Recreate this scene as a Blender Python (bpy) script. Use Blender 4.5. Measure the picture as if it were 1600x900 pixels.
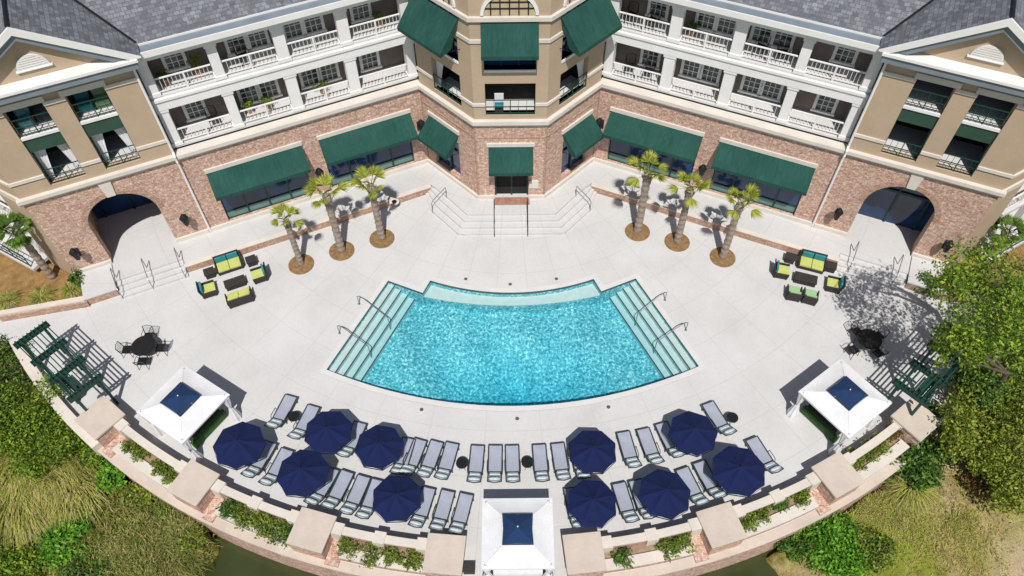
import bpy, bmesh, math, random
from mathutils import Matrix, Vector
import numpy as np

R_ = math.radians
for o in list(bpy.data.objects):
    bpy.data.objects.remove(o)
S = bpy.context.scene
COL = S.collection

# ------------------------------------------------------------------ camera, sky, sun, exposure
cd = bpy.data.cameras.new("camera")
cam = bpy.data.objects.new("camera", cd)
COL.objects.link(cam)
cd.sensor_width = 36.0
cd.lens = 1250.0 / 1600.0 * 36.0
cd.clip_end = 3000.0
cam.matrix_world = (Matrix.Translation((0, 0, 36.0)) @ Matrix.Rotation(R_(90) - math.atan(1250.0 / 920.0), 4, 'X')
                    @ Matrix.Rotation(-0.009, 4, 'Z'))
S.camera = cam

SUN_DIR = Vector((-0.02, 0.60, -1.0)).normalized()
SUN_EL = math.asin(-SUN_DIR.z)
world = bpy.data.worlds.new("World")
S.world = world
world.use_nodes = True
wn = world.node_tree
wn.nodes.clear()
wo = wn.nodes.new('ShaderNodeOutputWorld')
wb = wn.nodes.new('ShaderNodeBackground')
ws = wn.nodes.new('ShaderNodeTexSky')
ws.sky_type = 'NISHITA'
ws.sun_disc = False
ws.sun_elevation = SUN_EL
ws.sun_rotation = R_(180)
ws.altitude = 30
wb.inputs['Strength'].default_value = 0.07
wn.links.new(ws.outputs[0], wb.inputs[0])
wn.links.new(wb.outputs[0], wo.inputs[0])

sl = bpy.data.lights.new("sun", 'SUN')
sl.energy = 4.3
sl.angle = R_(0.5)
sl.color = (1.0, 0.96, 0.905)
sun = bpy.data.objects.new("sun", sl)
COL.objects.link(sun)
sun.location = (0, -20, 60)
sun.rotation_euler = SUN_DIR.to_track_quat('-Z', 'Y').to_euler()

S.view_settings.view_transform = 'Standard'
S.view_settings.look = 'None'
S.view_settings.exposure = 0.0
S.view_settings.gamma = 1.0
S.render.engine = 'CYCLES'
S.cycles.max_bounces = 8
S.cycles.transparent_max_bounces = 12

# ------------------------------------------------------------------ materials
MATS = {}


def _nodes(name):
    m = bpy.data.materials.new(name)
    m.use_nodes = True
    nt = m.node_tree
    b = nt.nodes['Principled BSDF']
    MATS[name] = m
    return m, nt, b


def _tc(nt, kind='Object', scale=1.0, rot=0.0):
    t = nt.nodes.new('ShaderNodeTexCoord')
    mp = nt.nodes.new('ShaderNodeMapping')
    mp.inputs['Scale'].default_value = (scale,) * 3 if not isinstance(scale, tuple) else scale
    mp.inputs['Rotation'].default_value = (0, 0, rot)
    nt.links.new(t.outputs[kind], mp.inputs[0])
    return mp.outputs[0]


def _noise(nt, vec, scale, detail=4, rough=0.55):
    n = nt.nodes.new('ShaderNodeTexNoise')
    n.inputs['Scale'].default_value = scale
    n.inputs['Detail'].default_value = detail
    n.inputs['Roughness'].default_value = rough
    nt.links.new(vec, n.inputs['Vector'])
    return n.outputs['Fac']


def _ramp(nt, fac, stops):
    r = nt.nodes.new('ShaderNodeValToRGB')
    e = r.color_ramp.elements
    while len(e) < len(stops):
        e.new(0.5)
    for k, (p, c) in enumerate(stops):
        e[k].position = p
        e[k].color = (*c, 1)
    nt.links.new(fac, r.inputs[0])
    return r.outputs[0]


def _mix(nt, fac, a, b, mode='MIX'):
    m = nt.nodes.new('ShaderNodeMix')
    m.data_type = 'RGBA'
    m.blend_type = mode
    for key, v in ((0, fac), (6, a), (7, b)):
        if hasattr(v, 'links') or hasattr(v, 'is_linked'):
            nt.links.new(v, m.inputs[key])
        elif key == 0:
            m.inputs[0].default_value = v
        else:
            m.inputs[key].default_value = (*v, 1)
    return m.outputs[2]


def _math(nt, op, a, b=None):
    m = nt.nodes.new('ShaderNodeMath')
    m.operation = op
    for k, v in ((0, a), (1, b)):
        if v is None:
            continue
        if isinstance(v, (int, float)):
            m.inputs[k].default_value = v
        else:
            nt.links.new(v, m.inputs[k])
    return m.outputs[0]


def _bump(nt, b, h, strength, dist=0.02):
    n = nt.nodes.new('ShaderNodeBump')
    n.inputs['Strength'].default_value = strength
    n.inputs['Distance'].default_value = dist
    nt.links.new(h, n.inputs['Height'])
    nt.links.new(n.outputs[0], b.inputs['Normal'])


def plain(name, col, rough=0.6, var=0.10, scale=3.0, bump=0.0, metallic=0.0, spec=0.35, fine=0.0):
    m, nt, b = _nodes(name)
    v = _tc(nt)
    n = _noise(nt, v, scale, 5)
    lo = tuple(c * (1 - var) for c in col)
    hi = tuple(min(1, c * (1 + var)) for c in col)
    c = _ramp(nt, n, [(0.3, lo), (0.7, hi)])
    if fine:
        n2 = _noise(nt, v, scale * 9, 3)
        c = _mix(nt, 1.0, c, _ramp(nt, n2, [(0.3, (1 - fine,) * 3), (0.7, (1, 1, 1))]), 'MULTIPLY')
    nt.links.new(c, b.inputs['Base Color'])
    b.inputs['Roughness'].default_value = rough
    b.inputs['Metallic'].default_value = metallic
    b.inputs['Specular IOR Level'].default_value = spec
    if bump:
        _bump(nt, b, _noise(nt, v, scale * 8, 3), bump)
    return m


def brick(name, c1, c2, c3, mortar, w=0.30, h=0.10):
    m, nt, b = _nodes(name)
    v = _tc(nt, 'UV')
    t = nt.nodes.new('ShaderNodeTexBrick')
    t.inputs['Scale'].default_value = 1.0
    t.inputs['Brick Width'].default_value = w
    t.inputs['Row Height'].default_value = h
    t.inputs['Mortar Size'].default_value = 0.010
    t.inputs['Bias'].default_value = -0.05
    t.inputs['Color1'].default_value = (*c1, 1)
    t.inputs['Color2'].default_value = (*c2, 1)
    t.inputs['Mortar'].default_value = (*mortar, 1)
    nt.links.new(v, t.inputs['Vector'])
    n = _noise(nt, v, 5.5, 2, 0.8)
    c = _mix(nt, _ramp(nt, n, [(0.50, (0, 0, 0)), (0.64, (0.85,) * 3)]), t.outputs['Color'], c3)
    n3 = _noise(nt, v, 9.0, 2, 0.8)
    c = _mix(nt, _ramp(nt, n3, [(0.58, (0, 0, 0)), (0.7, (0.6,) * 3)]), c, tuple(x * 0.55 for x in c1))
    n2 = _noise(nt, v, 0.7, 4)
    c = _mix(nt, 1.0, c, _ramp(nt, n2, [(0.3, (0.84,) * 3), (0.7, (1.0,) * 3)]), 'MULTIPLY')
    nt.links.new(c, b.inputs['Base Color'])
    b.inputs['Roughness'].default_value = 0.85
    b.inputs['Specular IOR Level'].default_value = 0.2
    _bump(nt, b, t.outputs['Fac'], 0.4, -0.01)
    return m


def shingle(name):
    m, nt, b = _nodes(name)
    v = _tc(nt, 'UV')
    t = nt.nodes.new('ShaderNodeTexBrick')
    t.inputs['Scale'].default_value = 1.0
    t.inputs['Brick Width'].default_value = 0.27
    t.inputs['Row Height'].default_value = 0.21
    t.inputs['Mortar Size'].default_value = 0.012
    t.inputs['Color1'].default_value = (0.12, 0.126, 0.142, 1)
    t.inputs['Color2'].default_value = (0.225, 0.235, 0.258, 1)
    t.inputs['Mortar'].default_value = (0.10, 0.103, 0.115, 1)
    nt.links.new(v, t.inputs['Vector'])
    n = _noise(nt, v, 1.1, 4)
    c = _mix(nt, 1.0, t.outputs['Color'], _ramp(nt, n, [(0.3, (0.93,) * 3), (0.75, (1.04,) * 3)]), 'MULTIPLY')
    n2 = _noise(nt, v, 14, 2)
    c = _mix(nt, 1.0, c, _ramp(nt, n2, [(0.3, (0.85,) * 3), (0.7, (1.1,) * 3)]), 'MULTIPLY')
    vo = nt.nodes.new('ShaderNodeTexVoronoi')
    vo.inputs['Scale'].default_value = 3.2
    nt.links.new(v, vo.inputs['Vector'])
    sc = nt.nodes.new('ShaderNodeSeparateColor')
    nt.links.new(vo.outputs['Color'], sc.inputs[0])
    c = _mix(nt, 1.0, c, _ramp(nt, sc.outputs[0], [(0.06, (0.82,) * 3), (0.12, (1.0,) * 3), (0.93, (1.0,) * 3), (0.97, (1.3,) * 3)]), 'MULTIPLY')
    nt.links.new(c, b.inputs['Base Color'])
    b.inputs['Roughness'].default_value = 0.8
    b.inputs['Specular IOR Level'].default_value = 0.25
    _bump(nt, b, t.outputs['Fac'], 0.2, -0.01)
    return m


def concrete(name):
    """pale broom-finished deck: control joints on rings and spokes round the pool's centre, faint stains"""
    m, nt, b = _nodes(name)
    v = _tc(nt)
    sep = nt.nodes.new('ShaderNodeSeparateXYZ')
    nt.links.new(v, sep.inputs[0])
    x = sep.outputs[0]
    y = _math(nt, 'SUBTRACT', 41.0, sep.outputs[1])
    r = _math(nt, 'SQRT', _math(nt, 'ADD', _math(nt, 'MULTIPLY', x, x), _math(nt, 'MULTIPLY', y, y)))
    a = _math(nt, 'MULTIPLY', _math(nt, 'ARCTAN2', x, y), 22.0)
    ring = _math(nt, 'LESS_THAN', _math(nt, 'ABSOLUTE', _math(nt, 'SUBTRACT', _math(nt, 'FRACT', _math(nt, 'DIVIDE', r, 2.45)), 0.5)), 0.0075)
    aw = _math(nt, 'DIVIDE', 0.42, _math(nt, 'MAXIMUM', r, 3.0))
    spoke = _math(nt, 'LESS_THAN', _math(nt, 'ABSOLUTE', _math(nt, 'SUBTRACT', _math(nt, 'FRACT', _math(nt, 'DIVIDE', a, 2.6)), 0.5)), _math(nt, 'MULTIPLY', aw, 0.36))
    j = _math(nt, 'MAXIMUM', ring, spoke)
    n1 = _noise(nt, v, 0.35, 6, 0.6)
    base = _ramp(nt, n1, [(0.28, (0.52, 0.515, 0.505)), (0.5, (0.575, 0.57, 0.565)), (0.75, (0.615, 0.61, 0.605))])
    n2 = _noise(nt, v, 6.0, 4, 0.7)
    base = _mix(nt, 1.0, base, _ramp(nt, n2, [(0.28, (0.93, 0.925, 0.915)), (0.6, (1, 1, 1))]), 'MULTIPLY')
    n3 = _noise(nt, v, 1.6, 2, 0.5)
    base = _mix(nt, _ramp(nt, n3, [(0.64, (0, 0, 0)), (0.78, (0.35,) * 3)]), base, (0.50, 0.47, 0.43))
    base = _mix(nt, _math(nt, 'MULTIPLY', j, 0.46), base, (0.42, 0.40, 0.37))
    nt.links.new(base, b.inputs['Base Color'])
    b.inputs['Roughness'].default_value = 0.8
    b.inputs['Specular IOR Level'].default_value = 0.25
    _bump(nt, b, _noise(nt, v, 40, 2), 0.12, 0.01)
    return m


def foliage(name, dark, mid, light, trans=0.25, scale=0.9):
    m, nt, b = _nodes(name)
    g = nt.nodes.new('ShaderNodeNewGeometry')
    v = _tc(nt)
    n = _noise(nt, v, scale, 3)
    f = _math(nt, 'ADD', _math(nt, 'MULTIPLY', g.outputs['Random Per Island'], 0.6), _math(nt, 'MULTIPLY', n, 0.5))
    c = _ramp(nt, f, [(0.2, dark), (0.52, mid), (0.85, light)])
    nt.links.new(c, b.inputs['Base Color'])
    b.inputs['Roughness'].default_value = 0.55
    b.inputs['Specular IOR Level'].default_value = 0.3
    tr = nt.nodes.new('ShaderNodeBsdfTranslucent')
    nt.links.new(c, tr.inputs[0])
    mx = nt.nodes.new('ShaderNodeMixShader')
    mx.inputs[0].default_value = trans
    nt.links.new(b.outputs[0], mx.inputs[1])
    nt.links.new(tr.outputs[0], mx.inputs[2])
    nt.links.new(mx.outputs[0], nt.nodes['Material Output'].inputs['Surface'])
    return m


def ground_mat():
    m, nt, b = _nodes('ground')
    v = _tc(nt)
    n1 = _noise(nt, v, 0.16, 5, 0.6)
    c = _ramp(nt, n1, [(0.34, (0.16, 0.20, 0.03)), (0.46, (0.27, 0.275, 0.045)), (0.56, (0.40, 0.32, 0.12)), (0.66, (0.50, 0.39, 0.23))])
    n2 = _noise(nt, v, 2.6, 5, 0.75)
    c = _mix(nt, 1.0, c, _ramp(nt, n2, [(0.3, (0.45,) * 3), (0.65, (1.15,) * 3)]), 'MULTIPLY')
    for (px, py, rad, colr) in ((24.6, 10.6, 3.3, (0.50, 0.40, 0.25)), (17.2, 13.4, 3.2, (0.24, 0.29, 0.035)), (-25.5, 13.0, 3.2, (0.44, 0.36, 0.15)), (-15.0, 12.0, 1.6, (0.13, 0.12, 0.05))):
        dn = nt.nodes.new('ShaderNodeVectorMath')
        dn.operation = 'DISTANCE'
        nt.links.new(v, dn.inputs[0])
        dn.inputs[1].default_value = (px, py, -1.2)
        wob = _math(nt, 'ADD', dn.outputs['Value'], _math(nt, 'MULTIPLY', _noise(nt, v, 0.9, 4), 2.0))
        c = _mix(nt, _ramp(nt, _math(nt, 'DIVIDE', wob, rad * 1.6), [(0.5, (0.9,) * 3), (0.85, (0, 0, 0))]), c, colr)
    n3 = _noise(nt, v, 14, 3, 0.7)
    c = _mix(nt, 1.0, c, _ramp(nt, n3, [(0.3, (0.6,) * 3), (0.7, (1.15,) * 3)]), 'MULTIPLY')
    nt.links.new(c, b.inputs['Base Color'])
    b.inputs['Roughness'].default_value = 0.95
    b.inputs['Specular IOR Level'].default_value = 0.1
    _bump(nt, b, n3, 0.6, 0.06)
    return m


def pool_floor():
    m, nt, b = _nodes('pool_plaster_caustics')
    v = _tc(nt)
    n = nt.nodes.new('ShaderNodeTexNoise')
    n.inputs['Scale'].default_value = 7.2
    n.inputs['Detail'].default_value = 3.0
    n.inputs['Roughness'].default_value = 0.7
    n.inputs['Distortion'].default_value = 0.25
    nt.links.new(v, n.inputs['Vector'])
    c = _ramp(nt, n.outputs['Fac'], [(0.36, (0.04, 0.24, 0.29)), (0.48, (0.15, 0.46, 0.50)), (0.57, (0.30, 0.63, 0.66)), (0.68, (0.90, 0.97, 0.96))])  # dark and white flecks: caustic sparkle painted into the floor colour
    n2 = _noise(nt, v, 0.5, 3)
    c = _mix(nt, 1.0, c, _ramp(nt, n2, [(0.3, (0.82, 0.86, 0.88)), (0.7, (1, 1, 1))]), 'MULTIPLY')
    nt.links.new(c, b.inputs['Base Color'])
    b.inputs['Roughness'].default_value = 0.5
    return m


def clear_water(name, tint, density, bump, scale, rough=0.02):
    m, nt, b = _nodes(name)
    nt.nodes.remove(b)
    out = nt.nodes['Material Output']
    v = _tc(nt)
    h = _noise(nt, v, scale, 3, 0.6)
    bp = nt.nodes.new('ShaderNodeBump')
    bp.inputs['Strength'].default_value = bump
    bp.inputs['Distance'].default_value = 0.08
    nt.links.new(h, bp.inputs['Height'])
    gl = nt.nodes.new('ShaderNodeBsdfGlossy')
    gl.inputs['Roughness'].default_value = rough
    nt.links.new(bp.outputs[0], gl.inputs['Normal'])
    tr = nt.nodes.new('ShaderNodeBsdfTransparent')
    fr = nt.nodes.new('ShaderNodeFresnel')
    fr.inputs['IOR'].default_value = 1.33
    nt.links.new(bp.outputs[0], fr.inputs['Normal'])
    mx = nt.nodes.new('ShaderNodeMixShader')
    nt.links.new(fr.outputs[0], mx.inputs[0])
    nt.links.new(tr.outputs[0], mx.inputs[1])
    nt.links.new(gl.outputs[0], mx.inputs[2])
    nt.links.new(mx.outputs[0], out.inputs['Surface'])
    ab = nt.nodes.new('ShaderNodeVolumeAbsorption')
    ab.inputs['Color'].default_value = (*tint, 1)
    ab.inputs['Density'].default_value = density
    nt.links.new(ab.outputs[0], out.inputs['Volume'])
    return m


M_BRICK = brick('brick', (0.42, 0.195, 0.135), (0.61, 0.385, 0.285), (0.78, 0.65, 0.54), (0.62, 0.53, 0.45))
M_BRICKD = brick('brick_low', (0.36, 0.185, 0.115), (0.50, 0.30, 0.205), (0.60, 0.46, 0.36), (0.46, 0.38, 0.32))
M_SHINGLE = shingle('slate_shingle')
M_DECK = concrete('deck_concrete')
M_STUCCO = plain('stucco', (0.475, 0.365, 0.255), 0.9, 0.06, 0.8, 0.15, fine=0.05)
M_WHITE = plain('white_paint', (0.80, 0.79, 0.775), 0.5, 0.04, 1.2, fine=0.05)
M_STONE = plain('pale_stone', (0.66, 0.61, 0.545), 0.8, 0.07, 1.2, 0.1, fine=0.06)
M_CAP = plain('cap_stone', (0.575, 0.495, 0.42), 0.8, 0.10, 0.8, 0.1, fine=0.07)
M_CREAM = plain('cream_cap', (0.66, 0.60, 0.53), 0.8, 0.08, 0.8, 0.1, fine=0.08)
M_GUTTER = plain('gutter_metal', (0.20, 0.235, 0.27), 0.55, 0.12, 1.0)
M_SIDING = plain('brown_siding', (0.19, 0.155, 0.135), 0.8, 0.15, 1.5)
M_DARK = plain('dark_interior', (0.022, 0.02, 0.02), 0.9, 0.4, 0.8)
M_FLOOR = plain('balcony_floor', (0.60, 0.59, 0.58), 0.8, 0.06, 1.0)
M_GREENP = plain('green_panel', (0.03, 0.075, 0.05), 0.6, 0.12, 1.2)
M_GREENM = plain('green_metal', (0.012, 0.055, 0.04), 0.45, 0.15, 2.0)
def fabric(name, col, fade):
    """outdoor canvas: sun fade in broad patches and streaks running down the slope"""
    m, nt, b = _nodes(name)
    v = _tc(nt, 'UV', (2.2, 0.35, 1.0))
    st = _noise(nt, v, 3.0, 4, 0.7)
    n = _noise(nt, _tc(nt), 0.8, 4)
    c = _ramp(nt, n, [(0.3, col), (0.72, fade)])
    c = _mix(nt, 1.0, c, _ramp(nt, st, [(0.3, (0.72,) * 3), (0.62, (1.06,) * 3)]), 'MULTIPLY')
    nt.links.new(c, b.inputs['Base Color'])
    b.inputs['Roughness'].default_value = 0.9
    b.inputs['Specular IOR Level'].default_value = 0.2
    _bump(nt, b, _noise(nt, _tc(nt), 30, 2), 0.2, 0.005)
    return m


M_AWN = fabric('awning_fabric', (0.015, 0.066, 0.054), (0.024, 0.088, 0.071))
M_AWN2 = plain('awning_fabric_seam', (0.012, 0.066, 0.048), 0.85, 0.1, 1.0)
M_BLACKM = plain('black_metal', (0.012, 0.013, 0.014), 0.45, 0.2, 3.0)
M_STEEL = plain('steel_tube', (0.30, 0.31, 0.32), 0.32, 0.08, 3.0, metallic=0.8)
M_NAVY = plain('navy_canvas', (0.0028, 0.0105, 0.066), 0.9, 0.2, 2.0, 0.15, fine=0.2)
M_NAVYV = plain('navy_vent', (0.010, 0.035, 0.105), 0.9, 0.15, 2.0, fine=0.2)
M_CANVAS = plain('white_canvas', (0.73, 0.73, 0.735), 0.85, 0.06, 1.6, 0.3, fine=0.09)
M_CURTAIN = plain('curtain_cloth', (0.74, 0.73, 0.74), 0.9, 0.06, 2.0)
M_SLING = plain('sling_mesh', (0.345, 0.37, 0.445), 0.7, 0.08, 2.5, fine=0.1)
M_FRAME = plain('lounger_frame', (0.03, 0.05, 0.055), 0.5, 0.15, 3.0)
M_PILLOW = plain('pillow_cloth', (0.58, 0.67, 0.66), 0.9, 0.2, 7.0, fine=0.2)
M_WICKER = plain('dark_wicker', (0.045, 0.038, 0.036), 0.7, 0.3, 12.0, 0.3, fine=0.4)
M_LIME = plain('lime_cushion', (0.52, 0.55, 0.16), 0.9, 0.1, 2.0, fine=0.08)
M_MINT = plain('mint_cushion', (0.30, 0.50, 0.26), 0.9, 0.1, 2.0, fine=0.08)
M_TEAL = plain('teal_cushion', (0.035, 0.24, 0.28), 0.9, 0.2, 5.0, fine=0.15)
M_AQUA = plain('aqua_pillow', (0.16, 0.44, 0.50), 0.9, 0.35, 9.0, fine=0.2)
M_BLUEP = plain('blue_pillow', (0.03, 0.28, 0.42), 0.9, 0.2, 5.0)
M_TRUNK = plain('palm_trunk', (0.36, 0.29, 0.23), 0.9, 0.3, 5.0, 0.8, fine=0.35)
M_BARK = plain('bark', (0.10, 0.08, 0.06), 0.95, 0.3, 5.0, 0.6)
M_MULCH = plain('mulch', (0.30, 0.185, 0.085), 0.95, 0.35, 6.0, 0.8, fine=0.4)
M_SOIL = plain('planter_soil', (0.36, 0.25, 0.17), 0.95, 0.25, 4.0, 0.6, fine=0.3)
M_PINE = plain('pine_straw', (0.34, 0.20, 0.075), 0.95, 0.3, 3.0, 0.6, fine=0.4)
M_TILE = plain('waterline_tile', (0.045, 0.085, 0.10), 0.4, 0.2, 6.0)
M_COPING = plain('coping_stone', (0.62, 0.61, 0.595), 0.8, 0.05, 1.2, fine=0.05)
M_STEPTREAD = plain('pool_tread', (0.53, 0.59, 0.57), 0.6, 0.06, 3.0)
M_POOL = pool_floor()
M_WATER = clear_water('pool_water', (0.10, 0.82, 0.94), 0.30, 0.6, 5.0)
M_LAGOON = plain('lagoon_water', (0.040, 0.050, 0.016), 0.10, 0.25, 0.4, 0.05, spec=0.5)
M_GROUND = ground_mat()
M_GLASS = plain('window_glass', (0.010, 0.036, 0.105), 0.06, 0.55, 0.6, spec=0.6)
M_GLASSG = plain('sash_glass', (0.035, 0.065, 0.06), 0.1, 0.4, 1.2, spec=0.6)
M_SUNPANE = plain('sunlit_pane', (0.13, 0.235, 0.225), 0.35, 0.12, 1.5)  # lower glass strip, sunlight below the awning put into its colour
M_FAN = plain('fanlight_pane', (0.52, 0.42, 0.27), 0.4, 0.12, 2.0)
M_TERRA = plain('clay_pot', (0.42, 0.22, 0.12), 0.8, 0.12, 3.0)
M_BRICKP = brick('brick_paving', (0.36, 0.16, 0.115), (0.42, 0.22, 0.16), (0.46, 0.28, 0.22), (0.3, 0.2, 0.16), 0.22, 0.11)

F_OAK = foliage('leaf_oak', (0.027, 0.054, 0.0081), (0.1485, 0.27, 0.0243), (0.432, 0.54, 0.054), 0.38)
F_DARK = foliage('leaf_dark', (0.0238, 0.051, 0.0136), (0.0765, 0.17, 0.0272), (0.221, 0.374, 0.051), 0.38)
F_OLIVE = foliage('leaf_olive', (0.045, 0.07, 0.012), (0.20, 0.285, 0.032), (0.48, 0.50, 0.08), 0.38)
F_BRIGHT = foliage('leaf_bright', (0.0405, 0.108, 0.0135), (0.135, 0.351, 0.027), (0.297, 0.594, 0.054), 0.38)
F_SHRUB = foliage('leaf_shrub', (0.0435, 0.0725, 0.0145), (0.1595, 0.2465, 0.0319), (0.3915, 0.4495, 0.0725), 0.38, 2.0)
F_RUST = foliage('leaf_rust', (0.07, 0.03, 0.012), (0.17, 0.10, 0.03), (0.27, 0.20, 0.06), 0.2, 2.0)
F_PALM = foliage('leaf_palm', (0.09, 0.12, 0.012), (0.27, 0.32, 0.035), (0.52, 0.50, 0.10), 0.3, 2.0)
F_PALMD = foliage('leaf_palm_green', (0.04, 0.08, 0.012), (0.11, 0.21, 0.03), (0.24, 0.36, 0.06), 0.3, 2.0)
F_EDGEP = foliage('leaf_palm_dark', (0.03, 0.06, 0.01), (0.075, 0.15, 0.02), (0.16, 0.26, 0.04), 0.2, 2.0)  # darker leaf greens for the two end palms
F_STRAW = foliage('blade_straw', (0.16, 0.13, 0.04), (0.42, 0.35, 0.12), (0.66, 0.54, 0.25), 0.25, 0.8)
F_GRASS = foliage('blade_green', (0.10, 0.15, 0.02), (0.32, 0.39, 0.05), (0.54, 0.56, 0.10), 0.25, 0.8)
F_REED = foliage('blade_reed', (0.0725, 0.1015, 0.0261), (0.232, 0.29, 0.0653), (0.522, 0.4785, 0.1885), 0.38, 0.8)


# ------------------------------------------------------------------ mesh building
def ident(p):
    return p


class MB:
    """collects faces in the coordinates of a frame T and links them as one mesh object"""

    def __init__(self, T=ident):
        self.V, self.F, self.T = [], [], T

    def v(self, p):
        self.V.append(tuple(self.T(p)))
        return len(self.V) - 1

    def face(self, *pts):
        self.F.append([self.v(p) for p in pts])
        return self

    def box(self, a0, a1, b0, b1, c0, c1, skip=''):
        i = [self.v(p) for p in ((a0, b0, c0), (a1, b0, c0), (a1, b1, c0), (a0, b1, c0),
                                 (a0, b0, c1), (a1, b0, c1), (a1, b1, c1), (a0, b1, c1))]
        fs = dict(b=(0, 3, 2, 1), t=(4, 5, 6, 7), f=(0, 1, 5, 4), r=(1, 2, 6, 5), k=(2, 3, 7, 6), l=(3, 0, 4, 7))
        for key, q in fs.items():
            if key not in skip:
                self.F.append([i[x] for x in q])
        return self

    def prism(self, poly, z0, z1, bottom=True):
        n = len(poly)
        lo = [self.v((p[0], p[1], z0)) for p in poly]
        hi = [self.v((p[0], p[1], z1)) for p in poly]
        for k in range(n):
            self.F.append([lo[k], lo[(k + 1) % n], hi[(k + 1) % n], hi[k]])
        self.F.append(hi)
        if bottom:
            self.F.append(lo[::-1])
        return self

    def obox(self, c, ax, ay, hx, hy, z0, z1):
        """box on axes ax, ay (2-D unit vectors) about c"""
        P = [(c[0] + sx * hx * ax[0] + sy * hy * ay[0], c[1] + sx * hx * ax[1] + sy * hy * ay[1])
             for sx, sy in ((-1, -1), (1, -1), (1, 1), (-1, 1))]
        return self.prism(P, z0, z1)

    def tube(self, pts, r, n=6, r2=None, caps=True):
        pts = [Vector(p) for p in pts]
        rings = []
        m = len(pts)
        up = Vector((0.13, 0.21, 0.97))
        for k, p in enumerate(pts):
            d = (pts[min(k + 1, m - 1)] - pts[max(k - 1, 0)]).normalized()
            a = d.cross(up)
            if a.length < 0.05:
                a = d.cross(Vector((1, 0, 0)))
            a.normalize()
            b = d.cross(a)
            rr = r if r2 is None else r + (r2 - r) * k / (m - 1)
            rings.append([self.v(p + (a * math.cos(t) + b * math.sin(t)) * rr) for t in [2 * math.pi * q / n for q in range(n)]])
        for k in range(m - 1):
            for q in range(n):
                self.F.append([rings[k][q], rings[k][(q + 1) % n], rings[k + 1][(q + 1) % n], rings[k + 1][q]])
        if caps:
            self.F.append(rings[0][::-1])
            self.F.append(rings[-1])
        return self

    def lathe(self, c, prof, n=16):
        rings = [[self.v((c[0] + r * math.cos(2 * math.pi * q / n), c[1] + r * math.sin(2 * math.pi * q / n), z)) for q in range(n)] for r, z in prof]
        for k in range(len(prof) - 1):
            for q in range(n):
                self.F.append([rings[k][q], rings[k][(q + 1) % n], rings[k + 1][(q + 1) % n], rings[k + 1][q]])
        self.F.append(rings[0][::-1])
        self.F.append(rings[-1])
        return self

    def build(self, name, mat, parent=None, loc=None, raw=False, smooth=False, bevel=0.0):
        off = Vector((0, 0, 0))
        if loc is not None:
            off = Vector(loc)
        if parent is not None:
            top = parent
            while top.parent is not None:
                top = top.parent
            off = Vector(top.location)
        me = bpy.data.meshes.new(name)
        A = np.array(self.V, dtype=float) - np.array(off)
        me.from_pydata([tuple(p) for p in A], [], self.F)
        me.materials.append(mat)
        if not raw:
            bm = bmesh.new()
            bm.from_mesh(me)
            if bevel or smooth:
                bmesh.ops.remove_doubles(bm, verts=bm.verts, dist=1e-4)
            bmesh.ops.recalc_face_normals(bm, faces=bm.faces)
            if bevel:
                bmesh.ops.bevel(bm, geom=list(bm.edges), offset=bevel, segments=2, affect='EDGES', profile=0.6)
            uv = bm.loops.layers.uv.new('UVMap')
            for f in bm.faces:
                n = f.normal
                if abs(n.z) > 0.98:
                    tx, ty = Vector((1, 0, 0)), Vector((0, 1, 0))
                else:
                    tx = Vector((-n.y, n.x, 0)).normalized()
                    ty = n.cross(tx)
                for l in f.loops:
                    p = l.vert.co + off
                    l[uv].uv = (p.dot(tx), p.dot(ty))
            bm.to_mesh(me)
            bm.free()
        if smooth:
            for p in me.polygons:
                p.use_smooth = True
        o = bpy.data.objects.new(name, me)
        COL.objects.link(o)
        if parent is not None:
            o.parent = parent
            # a child sits at the origin of its thing
        elif loc is not None:
            o.location = loc
        return o


def tag(o, label, cat, group=None):
    o['label'] = label
    o['category'] = cat
    o['kind'] = 'thing'
    if group:
        o['group'] = group
    return o


def thing(name, label, cat, loc=(0, 0, 0), group=None):
    o = bpy.data.objects.new(name, None)
    COL.objects.link(o)
    o.location = loc
    o.empty_display_size = 0.2
    return tag(o, label, cat, group)


def structure(o):
    o['kind'] = 'structure'
    return o


def copy_tree(o, parent=None):
    c = o.copy()
    COL.objects.link(c)
    if parent is not None:
        c.parent = parent
    for ch in [x for x in KID_INDEX.get(o.name, [])]:
        copy_tree(ch, c)
    return c


KID_INDEX = {}


def index_kids(root):
    for ch in root.children:
        KID_INDEX.setdefault(root.name, []).append(ch)
        index_kids(ch)


def place(proto, first, loc, rz=0.0, scale=1.0, label=None):
    """the first time moves the prototype itself, afterwards a copy of it and of its parts"""
    o = proto if first else copy_tree(proto)
    o.location = loc
    o.rotation_euler = (0, 0, rz)
    o.scale = (scale,) * 3 if not isinstance(scale, tuple) else scale
    if label:
        o['label'] = label
    return o

# ------------------------------------------------------------------ plan of the place (metres; pool side is -y of the hotel)
CX, CY = 0.0, 43.8                    # centre of the curved garden wall


def arc(R, a0, a1, n):
    return [(R * math.sin(R_(a0 + (a1 - a0) * k / n)), CY - R * math.cos(R_(a0 + (a1 - a0) * k / n))) for k in range(n + 1)]


def frame(ax, ay, tx, ty, nx, ny, mirror=1):
    def T(p):
        s, d, z = p
        return (mirror * (ax + s * tx + d * nx), ay + s * ty + d * ny, z)
    return T


C24, S24 = math.cos(R_(24)), math.sin(R_(24))


def wing(side):
    """s along the facade from the pavilion corner to the bay, d outwards; side -1 left, 1 right"""
    return frame(-17.5, 30.5, C24, S24, S24, -C24, -side)


def bay_front():
    return frame(-1.95, 32.9, 1, 0, 0, -1)


def bay_side(side):
    return frame(-5.10, 36.02, 0.7105, -0.7037, -0.7037, -0.7105, -side)


# ------------------------------------------------------------------ ground, water, deck, pool
rng = np.random.default_rng(7)


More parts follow.
